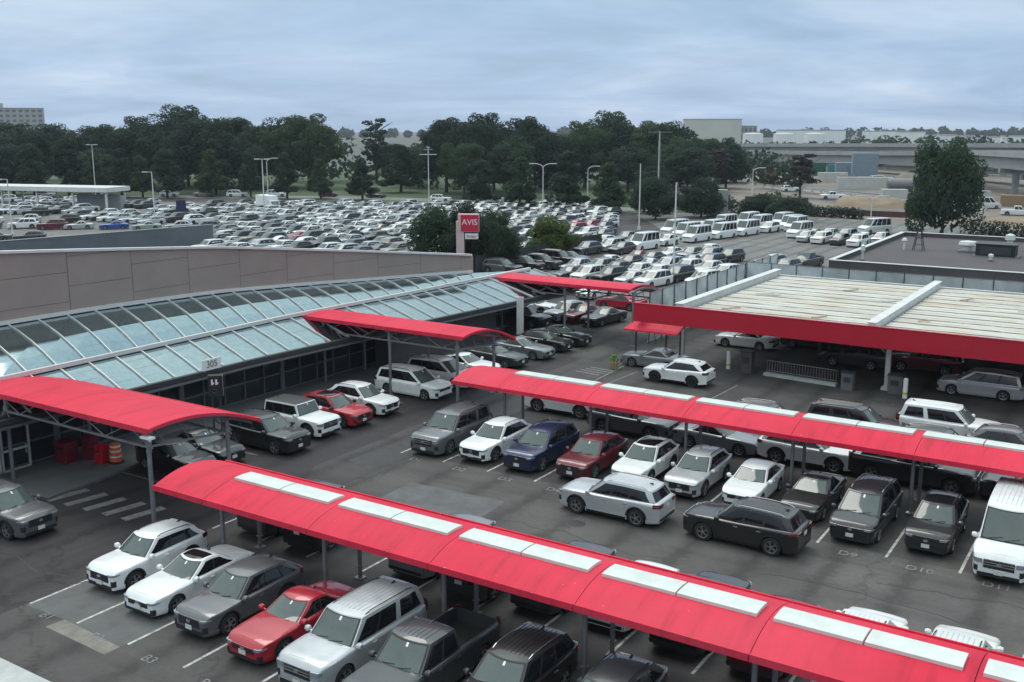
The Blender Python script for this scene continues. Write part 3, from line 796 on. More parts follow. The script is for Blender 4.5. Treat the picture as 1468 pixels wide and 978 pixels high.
for y in ribs_y:
    g = MB(); pts = [roofpt(y, v*.25) for v in range(9)]
    if y > YE: pts = pts[:5]
    for a, b in zip(pts, pts[1:]): g.bar((a[0],a[1],a[2]+.05), (b[0],b[1],b[2]+.04), .055, .09)
    bpart('roof_rib', g, M['rib'])
ys2 = [14 + i*2 for i in range(32)]
for n, f, w, h, dz, yend in (('middle_bar', midr, .26, .22, .12, 77), ('top_flashing', topr, .26, .2, .12, YE)):
    g = MB(); pts = [f(y) for y in ys2 if y < yend] + [f(yend)]
    for a, b in zip(pts, pts[1:]): g.bar((a[0],a[1],a[2]+dz), (b[0],b[1],b[2]+dz), w, h)
    bpart(n, g, M['rib'])
g = MB(); pts = [eave(y) for y in ys2]
for a, b in zip(pts, pts[1:]): g.bar((a[0]+.06,a[1],a[2]-.10), (b[0]+.06,b[1],b[2]-.10), .3, .26)
bpart('gutter', g, M['darksteel'])
g = MB()
for a, b in zip(pts, pts[1:]): g.bar((a[0]+.12,a[1],a[2]-.36), (b[0]+.12,b[1],b[2]-.36), .16, .16)
bpart('eave_trim', g, M['mullion'])
# curved panel wall with real joints
g = MB(); gb = MB(); yy = [14]
while yy[-1] < YE-.3: yy.append(min(YE, yy[-1] + 4.2))
for i, (a, b) in enumerate(zip(yy, yy[1:])):
    n = 3
    for s in range(n):
        y0, y1 = lerp(a, b, s/n), lerp(a, b, (s+1)/n)
        A, B = wall(y0), wall(y1)
        gb.add([(A[0], y0, 0), (B[0], y1, 0), (B[0], y1, B[2]-.03), (A[0], y0, A[2]-.03)], [(0,1,2,3)])
    cuts = [4.7, 6.4, 8.1, 9.8, 11.5] if i % 2 else [4.7, 5.6, 7.2, 8.9, 10.7]
    for c0, c1 in zip(cuts, cuts[1:]):
        for s in range(n):
            y0, y1 = lerp(a, b, s/n)+(.014 if s == 0 else 0), lerp(a, b, (s+1)/n)-(.014 if s == n-1 else 0)
            A, B = wall(y0), wall(y1)
            za0, za1, zb1 = min(c0+.011, A[2]-.04), min(c1-.011, A[2]-.03), min(c1-.011, B[2]-.03)
            if za1-za0 < .05: continue
            k = .05
            g.add([(A[0]+k, y0, za0), (B[0]+k, y1, za0), (B[0]+k, y1, zb1), (A[0]+k, y0, za1)], [(0,1,2,3)])
bpart('wall_backing', gb, M['wallback']); bpart('wall_panels', g, M['wallpanel'])
g = MB(); pts = [wall(y) for y in ys2 if y < YE] + [wall(YE)]
for a, b in zip(pts, pts[1:]): g.bar((a[0],a[1],a[2]+.03), (b[0],b[1],b[2]+.03), .42, .14)
bpart('parapet_cap', g, M['rib'])
g = MB(); g.box((-50.0, 70.0, 3.2), (1.8, .3, 6.5)); bpart('end_wall', g, M['wallpanel'])
# glazed front
FX = -47.8
g = MB(); g.box((FX-.08, 44, 1.7), (.06, 60, 3.2)); bpart('facade_glass', g, M['facadeglass'])
g = MB(); y = 14
k = 0
while y < 73:
    wdt = .32 if k % 5 == 0 else .07
    g.box((FX+.03, y, 1.7), (.14, wdt, 3.3)); y += 1.62; k += 1
bpart('mullions', g, M['mullion'])
g = MB()
for z in (.22, 1.35, 2.45, 3.2): g.box((FX+.02, 44, z), (.13, 59.6, .09))
bpart('transoms', g, M['mullion'])
g = MB(); g.box((FX-3.2, 74.2, 1.6), (6.4, .2, 3.2)); bpart('end_glazing', g, M['facadeglass'])
for y in (23.0, 24.6, 26.2, 27.8):
    d = MB(); 
    for dy in (-.72, .72): d.box((FX+.2, y+dy, 1.25), (.09, .1, 2.3))
    for z in (.15, 1.2, 2.4): d.box((FX+.2, y, z), (.09, 1.5, .12))
    do = bpart('door', d, M['rib']); h = MB(); h.tube((FX+.3, y+.5, .9), (FX+.3, y+.5, 1.4), .025, n=6); h.build('handle', M['rib'], do)
g = MB(); g.box((-46.6, 62.0, 1.2), (1.5, 13.5, 2.4)); bpart('side_bay', g, M['wallback'])

o = thing('building_number', 'white number 305 plate standing on the gutter of the glass roof', 'sign', (-45.35, 38.6, 3.42), 0)
g = MB(); g.box((0,0,.33), (.07, 1.35, .62)); g.build('panel', M['signwhite'], o)
words('digits', '305', M['wallback'], .55, (.045, 0, .33), (R(90), 0, R(90)), o, .004)
g = MB(); g.tube((0,-.5,-.1),(0,-.5,.05),.03); g.tube((0,.5,-.1),(0,.5,.05),.03); g.build('bracket', M['galv'], o)

o = thing('way_sign', 'black sign with white marks on twin poles behind the left red canopy', 'sign', (-42.2, 36.1, 0), R(46))
g = MB(); g.box((0,0,3.45), (.74,.42,1.15)); g.build('panel', M['blackbox'], o)
g = MB(); g.box((.385,0,3.45), (.03,.40,1.12)); g.build('side_panel', M['galv'], o)
g = MB()
for x in (-.16, .06): g.box((x, -.222, 3.68), (.09,.02,.3)); g.box((x+.06, -.222, 3.62), (.1,.02,.08))
g.lathe([(.11,-.012),(.11,.012),(.001,.014)], 14, c=(-.04,-.222,3.2), axis='y'); g.build('symbol', M['signwhite'], o)
for x in (-.2, .2):
    g = MB(); g.tube((x,0,.13),(x,0,2.9),.05); g.build('pole', M['darksteel'], o)

def bin_(label, x, y, w, h, m):
    o = thing('waste_bin', label, 'bin', (x, y, .13), R(8))
    g = MB(); g.prism([(-w/2+.04,-w/2),(w/2-.04,-w/2),(w/2,-w/2+.04),(w/2,w/2),(-w/2,w/2),(-w/2,-w/2+.04)], 0, h); g.build('body', m, o)
    g = MB(); g.box((0,0,h+.05), (w+.06,w+.06,.1)); g.build('lid', m, o)
    g = MB(); g.box((0,-w/2-.006,h*.8), (w*.6,.012,.12)); g.build('opening', M['blackbox'], o)
bin_('large dark red bin by the glass doors', -46.6, 29.9, .8, 1.0, M['redplastic'])
bin_('dark red bin, taller one of the pair by the glass doors', -46.0, 30.9, .62, 1.15, M['redplastic'])
bin_('small bright red bin beside the striped orange barrel', -44.9, 30.75, .5, .85, M['redface'])
o = thing('traffic_barrel', 'orange traffic barrel with white stripes on the sidewalk kerb', 'barrel', (-44.35, 31.2, .13))
g = MB(); g.lathe([(.001,0),(.31,0),(.30,.3),(.28,.34),(.28,.6),(.26,.64),(.25,.9),(.22,1.0),(.001,1.02)], 18); g.build('body', M['orange'], o, 30)
for z, r in ((.34,.297),(.62,.28),(.88,.262)):
    g = MB(); g.lathe([(r,z-.055),(r,z+.055)], 18); g.build('reflective_band', M['signwhite'], o, 30)
g = MB(); g.lathe([(.001,0),(.40,0),(.40,.06),(.3,.09)], 18); g.build('rubber_base', M['tyre'], o, 30)
o = thing('display_post', 'tall pale metal slab post standing beyond the middle red canopy', 'post', (-43.3, 68.4, 0), R(25))
g = MB(); g.box((0,0,1.85), (.55,.2,3.7)); g.build('slab', M['rib'], o); g = MB(); g.box((0,0,.08),(.8,.45,.16)); g.build('footing', M['kerb'], o)

# ------------------------------------------------------------------ service canopy on the right
root = thing('service_canopy', 'wide car wash canopy with bright red fascia and weathered pale slatted roof', 'canopy', (-28.6, 66, 0))
off = Vector((28.6, -66, 0))
def spart(n, mb, m, sm=None):
    o = mb.build(n, m, root, sm); o.location = off; return o
g = MB(); g.box((-7.0, 65.95, 3.95), (50, .16, 1.32)); g.box((-31.9, 66.9, 3.95), (.16, 1.7, 1.32)); spart('fascia', g, M['redface'])
g = MB(); g.box((-7.0, 65.95, 4.635), (50.1, .26, .05)); spart('fascia_cap', g, M['redface'])
M['ctan0'] = mat('tan_timber', (.45,.32,.22), .8)
def agedsheet():
    m, N, L, b = newmat('weathered_roof_sheet'); p = pos(N)
    mp = N.new('ShaderNodeMapping'); L.new(p, mp.inputs['Vector']); mp.inputs['Scale'].default_value = (.22, 1.6, 1)
    n = noise(N, L, 1.0, 6, .68, mp.outputs['Vector'], .5); n2 = noise(N, L, .22, 4, .6, p)
    r = ramp(N, L, n.outputs['Fac'], [(.28, (.24,.22,.19)), (.40, (.42,.39,.33)), (.54, (.53,.52,.47)), (.72, (.60,.61,.59))])
    st = ramp(N, L, n2.outputs['Fac'], [(.48, (1,1,1)), (.66, (1.0,.88,.74)), (.78, (.85,.86,.9))])
    base_ = mix(N, L, .8, r.outputs['Color'], st.outputs['Color'], 'MULTIPLY')
    sx = N.new('ShaderNodeSeparateXYZ'); L.new(p, sx.inputs[0])
    def mm(op, a_, b_=None):
        q = N.new('ShaderNodeMath'); q.operation = op
        for so_, va in zip(q.inputs, (a_, b_)):
            if va is None: continue
            if isinstance(va, (int, float)): so_.default_value = va
            else: L.new(va, so_)
        return q.outputs[0]
    for pitch, wid, sc, lo_, hi_, col in ((1.89, .24, .32, .34, .48, (.03,.03,.034)), (.945, .20, .6, .38, .56, (.20,.19,.17))):
        fr_ = mm('FRACT', mm('DIVIDE', sx.outputs[1], pitch)); band = mm('LESS_THAN', fr_, wid)
        mp2 = N.new('ShaderNodeMapping'); L.new(p, mp2.inputs['Vector']); mp2.inputs['Scale'].default_value = (sc, sc*1.2, 1)
        gn = noise(N, L, 1.0, 5, .75, mp2.outputs['Vector']); gr_ = ramp(N, L, gn.outputs['Fac'], [(lo_, 0.0), (hi_, .95)])
        base_ = mix(N, L, mm('MULTIPLY', band, gr_.outputs['Color']), base_, col)
    L.new(base_, b.inputs['Base Color']); b.inputs['Roughness'].default_value = .6
    return m
M['sheet'] = agedsheet()
bays = [(-28.2,-15.75),(-15.05,-2.45),(-1.75,10.9),(11.6,17.8)]
for a, b in bays:
    g = MB(); ny = 22; dy = 20.8/ny; n = 12
    rows = []
    for k in range(ny*2+1):
        yy0 = 66.5 + dy*k/2
        rows.append([(lerp(a, b, i/n), yy0, 4.30 + (.035 if k % 2 else 0) + rnd.uniform(-.012,.012)) for i in range(n+1)])
    g.slab(rows, .03); spart('roof_slats', g, M['sheet'])
rng = random.Random(5)
for k in range(16):
    a, b = bays[k % 3]; x = rng.uniform(a+.5, b-1.6); y = 66.6 + 1.3*rng.randint(0, 14)+.3
    g = MB(); g.bar((x, y, 4.40), (x+rng.uniform(.6,1.3), y+rng.uniform(.5,1.6), 4.40), .09, .06); spart('loose_batten', g, M['white_steel'] if k % 2 else M['ctan0'])
for x in (-28.65, -15.4, -2.1, 11.25):
    g = MB(); g.box((x, 76.9, 4.50), (.42, 21.4, .62)); g.box((x, 76.9, 4.83), (.62, 21.5, .04)); spart('ridge_beam', g, M['white_steel'])
g = MB(); g.box((-5.5, 87.7, 4.15), (47, .3, .4)); spart('rear_beam', g, M['white_steel'])
for x in (-29.3, -14.7, .5, 14):
    for y in (68.6, 78, 87.2):
        g = MB(); g.box((x, y, 2.0), (.30,.30,4.0)); g.box((x, y, .1), (.6,.6,.2)); spart('column', g, M['white_steel'])
g = MB(); g.box((-5, 88.0, 1.9), (46, .2, 3.7)); spart('added_back_wall', g, M['wallback'])  # dark wall added to keep the space under the slatted roof dim
for x in (-21.5, -7.5, 7):
    g = MB(); g.box((x, 82, 2.0), (.25, 11, 3.9)); spart('wash_bay_wall', g, M['wallback'])
aw = thing('entrance_awning', 'small sloping red awning on thin posts under the left end of the red fascia', 'awning', (-31, 66.5, 0))
g = MB(); g.slab([[(-1.6,-1.0,2.75),(2.6,-1.0,2.75)],[(-1.3,.9,3.25),(2.5,.9,3.25)]], .12); g.build('roof_panel', M['red'], aw)
for x in (-1.2, 1.2, 2.3):
    for y in (4.5,): g = MB(); g.tube((x, y-4.2, 0), (x, y-4.2, 3.05), .07); g.build('post', M['darksteel'], aw)
gr = thing('guard_rail', 'low picket guard rail on a pale concrete island under the red fascia', 'railing', (-20.3, 68.0, 0), R(-6))
g = MB(); g.box((0,0,.1), (5.2,.5,.2)); g.build('island', M['kerb'], gr)
g = MB(); g.bar((-2.5,.1,1.05),(2.5,.1,1.05),.05,.05); g.bar((-2.5,.1,.35),(2.5,.1,.35),.05,.05); g.build('rails', M['galv'], gr)
g = MB()
for k in range(26): g.bar((-2.5+.2*k,.1,.2),(-2.5+.2*k,.1,1.1),.025,.025)
g.build('pickets', M['galv'], gr)
def cabinet(label, x, y, w, d, h, m, rz=0):
    o = thing('vacuum_cabinet', label, 'cabinet', (x, y, 0), R(rz))
    g = MB(); g.box((0,0,h/2), (w,d,h)); g.build('housing', m, o)
    g = MB(); g.box((0,0,h+.04), (w+.08,d+.08,.08)); g.build('lid', M['darksteel'], o)
    g = MB(); g.box((0,-d/2-.02,h*.62), (w*.6,.04,h*.3)); g.build('panel', M['darksteel'], o)
cabinet('grey-brown cabinet at the right end of the picket guard rail', -16.9, 67.3, .75, .6, 1.15, M['walk'])
cabinet('grey cabinet between the white column and the white post', -14.0, 68.0, .9, .7, 1.2, M['walk'])
cabinet('dark cabinet with a dark lid left of the picket guard rail', -24.2, 68.4, .8, .7, 1.5, M['bitumen'])
for i, (lx, ly, lab) in enumerate(((-13.2, 67.0, 'short white post with yellowish side beside the grey cabinet'), (-25.7, 68.6, 'short white post left of the dark cabinet under the red fascia'))):
    o = thing('guard_post', lab, 'bollard', (lx, ly, 0))
    g = MB(); g.tube((0,0,0),(0,0,1.25),.15,n=14); g.lathe([(.15,1.25),(.1,1.31),(.001,1.33)],14); g.build('post', M['signwhite'], o, 30)
    g = MB(); g.lathe([(.155,.25),(.155,.4)],14); g.build('band', M['yellow'], o, 30)

# ------------------------------------------------------------------ grey screen fence and dark roofed building
M['screenmesh'] = mat('grey_screen_fabric', (.70,.75,.76), .8, var=.25, scale=.5)
_m = M['screenmesh']; _N, _L = _m.node_tree.nodes, _m.node_tree.links; _b = _N['Principled BSDF']
_t = _N.new('ShaderNodeBsdfTranslucent'); _L.new(_b.inputs['Base Color'].links[0].from_socket, _t.inputs['Color'])
_x = _N.new('ShaderNodeMixShader'); _x.inputs[0].default_value = .55; _L.new(_b.outputs[0], _x.inputs[1]); _L.new(_t.outputs[0], _x.inputs[2]); _L.new(_x.outputs[0], _N['Material Output'].inputs['Surface'])
def fence(label, p0, p1, h, pitch, m=None):
    a, b = Vector((*p0, 0)), Vector((*p1, 0)); d = b-a; Ln = d.length; rz = math.atan2(d.y, d.x)
    o = thing('screen_fence', label, 'fence', tuple(a), rz, 'fences of the site')
    n = int(Ln/pitch)
    g = MB(); rows = []
    for z in (.1, h*.35, h*.7, h-.05):
        rows.append([(Ln*i/(n*3), .05*math.sin(i*2.1+z), z) for i in range(n*3+1)])
    g.slab([[(p[0], p[1], p[2]) for p in r] for r in rows], .01); g.build('screen', m or M['screenmesh'], o)
    for i in range(n+1):
        q = MB(); q.tube((Ln*i/n, -.10, 0), (Ln*i/n, -.10, h+.08), .045, n=6); q.bar((Ln*i/n, -.1, h*.75), (Ln*i/n, -.75, .05), .04, .04); q.build('fence_post', M['darksteel'], o)
    g = MB(); g.bar((0,-.05,h),(Ln,-.05,h),.05,.05); g.build('top_rail', M['galv'], o)
fence('grey fabric screen fence on the left of the slatted roof, facing the red cars', (-34.4, 73.5), (-34.2, 104.0), 4.1, 2.3)
fence('grey fabric screen fence between the slatted roof and the dark flat roof', (-34.1, 94.9), (14.5, 94.9), 4.3, 2.35)
M['conc_wall'] = mat('pale_grey_wall', (.42,.44,.45), .8, var=.15, scale=.5)
root = thing('flat_roof_building', 'low building with dark felt roof, brown parapet and rooftop vents', 'building', (-26.4, 95.9, 0), 0)
off = Vector((26.4, -95.9, 0))
def fpart(n, mb, m, sm=None, par=None):
    o = mb.build(n, m, par or root, sm); o.location = off if par is None else (0,0,0); return o
pl = [(-26.4,95.9),(14.5,95.9),(14.5,126.8),(-26.6,126.8)]
g = MB(); g.prism(pl, 0, 4.15); fpart('wall', g, M['conc_wall'])
g = MB(); g.add([(x, y, 4.45) for x, y in pl], [(0,1,2,3)]); fpart('roof', g, M['bitumen'])
g = MB()
for (a, b) in zip(pl, pl[1:]+pl[:1]): g.bar((*a, 4.52), (*b, 4.52), .34, .76)
fpart('parapet', g, M['bitumen'])
g = MB()
for (a, b) in zip(pl, pl[1:]+pl[:1]): g.bar((*a, 4.925), (*b, 4.925), .48, .05)
fpart('coping', g, M['rib'])
def roofthing(name, label, x, y, build):
    o = thing(name, label, 'roof unit', (x, y, 4.45)); build(o); return o
def b1(o):
    g = MB()
    for dx in (-.5,.5):
        for dy in (-.5,.5): g.tube((dx,dy,0),(dx*.3,dy*.3,2.3),.05,n=6)
    for z in (.6,1.3): g.box((0,0,z),(.9-z*.25,.9-z*.25,.05))
    g.build('frame', M['darksteel'], o); g = MB(); g.box((0,0,1.5),(.35,.35,.5)); g.build('unit', M['galv'], o); g = MB(); g.tube((-1.3,-.6,0),(-1.3,-.6,1.0),.14); g.lathe([(.001,1.0),(.3,1.0),(.2,1.25),(.001,1.3)],12,c=(-1.3,-.6,0)); g.build('vent_pipe', M['rib'], o, 30)
roofthing('antenna_frame', 'tripod frame with small vents at the left of the dark roof', -22.0, 112.5, b1)
def b2(o):
    g = MB(); g.box((0,0,.6),(3.6,2.0,1.2)); g.build('housing', M['blackbox'], o); g = MB(); g.box((0,0,1.23),(3.8,2.2,.08)); g.build('lid', M['darksteel'], o)
    g = MB(); g.box((0,-1.02,.6),(2.8,.05,.8)); g.build('louvre', M['darksteel'], o); g = MB(); g.box((0,0,.0),(4,2.4,.12)); g.build('kerb', M['galv'], o)
roofthing('air_unit', 'large black rooftop air unit in the middle of the dark roof', -14.4, 111.5, b2)
def fan(o, h=1.0, r=.5):
    g = MB(); g.lathe([(r*.6,0),(r*.6,h*.6),(r,h*.7),(r*.9,h),(.001,h*1.1)],14); g.build('cowl', M['rib'], o, 30); g = MB(); g.box((0,0,.1),(r*1.8,r*1.8,.2)); g.build('kerb', M['galv'], o)
roofthing('roof_fan', 'mushroom roof fan left of the black air unit', -17.4, 113.5, lambda o: fan(o, 1.1, .9))
roofthing('roof_fan', 'tall pale roof vent behind the black air unit', -14.0, 117.5, lambda o: fan(o, 1.6, .5))
roofthing('roof_fan', 'slim pale vent with flared cap right of the black air unit', -11.4, 117.8, lambda o: fan(o, 2.4, .5))
roofthing('roof_fan', 'short pale vent pipe near the front parapet of the dark roof', -7.6, 101.0, lambda o: fan(o, 1.9, .25))
roofthing('roof_fan', 'small pale vent in front of the black air unit', -14.2, 106.5, lambda o: fan(o, .7, .25))
roofthing('roof_fan', 'short pale vent pipe at the left corner of the dark roof', -24.6, 100.2, lambda o: fan(o, 1.5, .22))
def b3(o):
    g = MB(); g.box((0,0,.75),(1.6,1.4,1.3)); g.build('housing', M['bitumen'], o); g = MB(); g.box((0,0,1.43),(1.8,1.6,.08)); g.build('lid', M['rib'], o); g = MB(); g.box((0,0,.06),(1.9,1.7,.12)); g.build('kerb', M['rib'], o)
roofthing('roof_hatch', 'brown louvred box with pale lid on the right of the dark roof', -9.0, 113.0, b3)

# ------------------------------------------------------------------ rental sign and person
o = thing('pylon_sign', 'red and pale pylon sign reading AVIS above the grey wall', 'sign', (-70.8, 100.2, 0), R(30))
g = MB(); g.box((-.95,0,3.0), (.95,1.0,6.1)); g.build('column', M['pinkish'], o)
g = MB(); g.box((.05,-.02,5.85), (2.5,1.12,2.1)); g.build('cabinet', M['pinkish'], o)
g = MB(); g.box((.22,-.60,5.85), (2.1,.06,1.95)); g.build('sign_face', M['signred'], o)
words('lettering', 'AVIS', M['signwhite'], .95, (.22,-.635,5.95), (R(90),0,0), o, .012)
g = MB(); g.prism([(-.35+.12*0,-.5),(1.2,-.5),(1.2,.4),(-.35,.4)], 3.95, 4.62); g.build('lower_panel', M['signwhite'], o)
words('lettering', 'Budget', M['signred'], .42, (.42,-.515,4.28), (R(90),0,0), o, .012)

o = thing('planter', 'small green plant in a tan pot at the nose of the waiting grey sedan', 'planter', (-32.7, 64.3, 0))
g = MB(); g.lathe([(.001,0),(.24,0),(.32,.48),(.28,.50),(.001,.44)], 14); g.build('pot', mat('tan_pot', (.34,.22,.12), .8), o, 30)
g = MB(); rg_ = random.Random(2)
for _ in range(170):
    t = rg_.uniform(0,6.28); r = rg_.uniform(0,.36); z = .5 + rg_.uniform(0,.55)*(1-r); a = Vector((r*math.cos(t), r*math.sin(t), z)); d = Vector((rg_.gauss(0,1),rg_.gauss(0,1),rg_.gauss(.4,.6))).normalized()*.14; e = d.orthogonal().normalized()*.05
    g.add([a, a+d*.5+e, a+d, a+d*.5-e], [(0,1,2,3)])
g.build('foliage', mat('bright_leaf', (.10,.22,.05), .7, var=.3, scale=9), o)
# ------------------------------------------------------------------ car placement
C_ = dict(white=(.74,.76,.77,0), pearl=(.66,.67,.65,.05), silver=(.46,.48,.50,.35), grey=(.115,.12,.13,.3), midgrey=(.21,.225,.24,.35), charcoal=(.040,.043,.048,.2), black=(.010,.011,.013,.05),
          red=(.40,.012,.028,.1), maroon=(.13,.008,.016,.2), blue=(.011,.024,.075,.3), navy=(.012,.022,.06,.2), green=(.03,.06,.05,.2), brightblue=(.03,.09,.36,.2), tan=(.30,.27,.22,.3), sage=(.30,.36,.33,.3))
PROTO = {}
def place(key, colname, x, y, hd, label, group, opts=(), lod='near'):
    k = (key, opts, lod)
    if k not in PROTO:
        o = make_car(key, opts) if lod == 'near' else make_mid(key)
        PROTO[k] = o
        for ch in o.children_recursive: pass
        KIDS[o.name] = list(o.children)
        first = True
    else:
        o = copy_tree(PROTO[k])
    o.location = (x, y, 0); o.rotation_euler = (0, 0, R(hd + rnd.uniform(-.8,.8)))
    col = C_[colname]; j = rnd.uniform(.94, 1.05)
    col = (col[0]*j, col[1]*j, col[2]*j, col[3])
    if o.type == 'MESH': o.color = col
    for ch in o.children_recursive:
        if ch.type == 'MESH': ch.color = col
    tag(o, label, {'passenger_van':'van','minivan':'minivan','pickup':'pickup truck'}.get(key, 'car'), group)
    return o
T = ('tag',); TS = ('tag','sunroof')
gA = 'cars parked in the nearest row'
def front(key, y): return y + CARS[key]['L']/2
A = [('compact_suv','white',-32.1,21.45,'white compact SUV with black grille, leftmost of the nearest row',T),
     ('sedan','white',-29.25,20.95,'white sedan with black glass roof between white SUV and grey car',TS),
     ('crossover','grey',-26.45,20.9,'dark grey car with silver mirrors between white sedan and red sedan',('tag','norails')),
     ('sedan','red',-23.65,20.7,'bright red sedan parked between dark grey car and silver SUV',('tag','clad')),
     ('large_suv','silver',-20.85,20.3,'large silver SUV with roof rails between red sedan and pickup',T),
     ('pickup','charcoal',-18.0,20.0,'charcoal pickup truck with open bed in the nearest row',T),
     ('suv','black',-15.1,21.0,'black SUV with bright roof rails right of the charcoal pickup',('tag','brightrails')),
     ('crossover','charcoal',-12.1,21.5,'dark car cut off by the bottom edge beside the black SUV',T)]
for key, col, x, y, lab, op in A: place(key, col, x, front(key, y), -90, lab, gA, op)
place('suv','grey',-41.3,23.35,2,'grey SUV driving in at the left edge, before the zebra crossing','cars moving or standing in the lanes',('tag','clad'))
gB = 'cars parked under the nearest red canopy'
B = [('suv','charcoal',-31.3,30.7,90,'dark car behind the left end of the nearest red roof'),
     ('crossover','black',-28.5,30.4,90,'black car hidden under the nearest red roof, second from its left end'),
     ('suv','midgrey',-23.15,30.9,90,'dark grey SUV with roof rails peeping over the nearest red roof'),
     ('crossover','charcoal',-20.3,30.2,90,'dark car hidden under the nearest red roof between two grey SUVs'),
     ('suv','charcoal',-17.6,31.0,90,'dark SUV showing only its roof over the second skylight'),
     ('sedan','white',-14.9,31.2,90,'white low car showing a sliver of hood over the red roof'),
     ('suv','black',-12.2,31.1,90,'black SUV with roof rails showing over the middle skylight of the nearest roof'),
     ('crossover','maroon',-9.55,30.9,90,'maroon car showing only a strip of roof over the nearest red roof'),
     ('minivan','white',-6.85,31.25,90,'white minivan roof behind the nearest red roof, left of the other white van'),
     ('minivan','pearl',-4.1,31.5,90,'white minivan with wide roof near the bottom right behind red roof'),
     ('crossover','silver',-1.5,31.3,90,'pale car at the right edge behind the nearest red roof')]
for key, col, x, y, hd, lab in B: place(key, col, x, y, hd, lab, gB, ('tag','brightrails') if key == 'suv' else T)
gC = 'cars moving or standing in the lanes'
place('suv','silver',-19.6,39.05,180,'silver three-row SUV crossing in the lane before the second row',gC,('tag','brightrails'))
place('suv','black',-13.6,39.2,180,'black SUV with bright sills crossing in the lane behind the silver SUV',gC,('tag','brightrails','clad'))
gD = 'cars parked in the second row'
D = [('large_suv','grey',-31.85,40.75,'large dark grey SUV, leftmost of the second row',T),
     ('crossover','white',-29.05,41.2,'white crossover with black bumper trim between grey and blue SUVs',('tag','clad')),
     ('suv','blue',-26.3,41.2,'dark blue SUV with silver grille beside the maroon crossover',T),
     ('crossover','maroon',-23.45,41.6,'maroon crossover between the blue SUV and white car with sunroof',('tag','norails')),
     ('crossover','white',-20.75,42.2,'white crossover with dark glass sunroof behind the silver lane SUV',TS),
     ('crossover','silver',-17.95,42.2,'silver crossover with roof rails behind the silver lane SUV',T),
     ('hatchback','white',-15.2,42.4,'white hatchback behind the black SUV in the lane',T),
     ('sedan','black',-12.4,42.3,'low black sedan with small windscreen between hatchback and minivan',T),
     ('minivan','black',-9.8,41.1,'black minivan with silver grille frame parked over marking D9',('tag','brightrails')),
     ('crossover','black',-6.95,41.6,'black crossover with white number plate between minivan and white van',('tag','sunroof')),
     ('passenger_van','white',-4.1,40.35,'tall white passenger van parked at the right edge',())]
for key, col, x, y, lab, op in D: place(key, col, x, front(key, y), -90, lab, gD, op)
gE = 'cars parked under and behind the second red canopy'
E_ = [('suv','white',-29.9,52.4,0,'white and black SUV under the left end of the second red roof',('tag','sunroof','clad')),
      ('suv','grey',-24.5,50.7,0,'dark grey SUV seen from the side under the second red roof',T),
      ('sedan','midgrey',-19.3,50.7,0,'grey sedan with sloping rear under the second red roof',T),
      ('suv','pearl',-14.45,50.75,0,'white SUV seen from the side under the second red roof',T),
      ('pickup','black',-9.3,50.7,0,'black pickup under the right part of the second red roof',T),
      ('suv','charcoal',-3.7,50.7,180,'dark grey SUV at the right edge under the second red roof',T),
      ('suv','black',-17.9,54.6,0,'black SUV with silver window frame just over the second red roof',('tag','brightrails')),
      ('large_suv','black',-13.6,56.4,0,'large black SUV behind the second red roof, beside white truck',T),
      ('large_suv','white',-9.2,59.2,0,'white SUV with bright white roof beyond the large black SUV',('norails','tag')),
      ('suv','charcoal',-8.7,54.6,0,'dark SUV with silver roof rails just over the second red roof at right',('tag','brightrails')),
      ('crossover','grey',-5.6,57.2,0,'grey crossover with white window frame before the white SUV',('tag','brightrails')),
      ('hatchback','white',-1.2,57.4,180,'white car nose at the right edge behind the second red roof',T)]
for key, col, x, y, hd, lab, op in E_: place(key, col, x, y, hd, lab, gE, op)
gF = 'cars around the car wash'
F_ = [('crossover','white',-27.1,63.0,180,'white crossover with black wheel arches in front of the red fascia',('clad','tag','blackrims','norails')),
      ('sedan','midgrey',-30.4,66.3,180,'grey sedan waiting beside the white crossover under the red awning',T),
      ('minivan','silver',-9.2,70.4,180,'pale minivan seen from the side under the red fascia',T),
      ('sedan','pearl',-27.3,76.6,180,'white sedan deep under the car wash roof',T),
      ('suv','charcoal',-22.6,79.0,180,'dark SUV deep under the car wash roof beside the white sedan',T),
      ('crossover','charcoal',-18.3,74.5,180,'dark crossover under the car wash roof behind the guard rail',T),
      ('suv','maroon',-13.6,75.5,180,'dark red SUV under the car wash roof behind the grey cabinet',T),
      ('suv','black',-4.5,76.5,180,'black SUV under the car wash roof behind the pale minivan',T)]
for key, col, x, y, hd, lab, op in F_: place(key, col, x, y, hd, lab, gF, op)
gL = 'cars parked along the glass building'
Lr = [('hatchback','black',-39.0,32.4,'black hatchback nose under the left red roof near its corner post',T),
      ('sedan','black',-39.2,34.5,'black sedan parked between two black cars by the left red roof',T),
      ('suv','black',-37.7,37.7,'black SUV beside the white boxy off-roader',T),
      ('boxy_offroader','white',-38.3,40.7,'white boxy off-roader with flat black roof',('blackroof','tag')),
      ('crossover','red',-38.1,43.3,'red crossover squeezed between white off-roader and white SUV',('blackmirror','sunroof')),
      ('crossover','white',-38.2,46.0,'white SUV with black lower trim right of the red crossover',('clad','tag')),
      ('minivan','white',-37.8,50.8,'white minivan in front of the middle red roof post, nearer one',T),
      ('minivan','pearl',-37.9,54.1,'second white minivan, behind the lamp post by the red roof',T),
      ('sedan','white',-38.3,57.3,'white sedan half hidden by the second red roof end',T),
      ('sedan','charcoal',-38.3,60.9,'dark grey sedan parked behind the end of the second red roof',T),
      ('sedan','midgrey',-38.0,64.2,'silver grey sedan parked beside two black hatchbacks',T),
      ('hatchback','black',-38.1,67.2,'black hatchback next to the silver grey sedan',T),
      ('sedan','black',-37.9,69.8,'black car, last of the row along the glass building',T)]
for key, col, x, y, lab, op in Lr: place(key, col, x - CARS[key]['L']/2, y, 0, lab, gL, op)
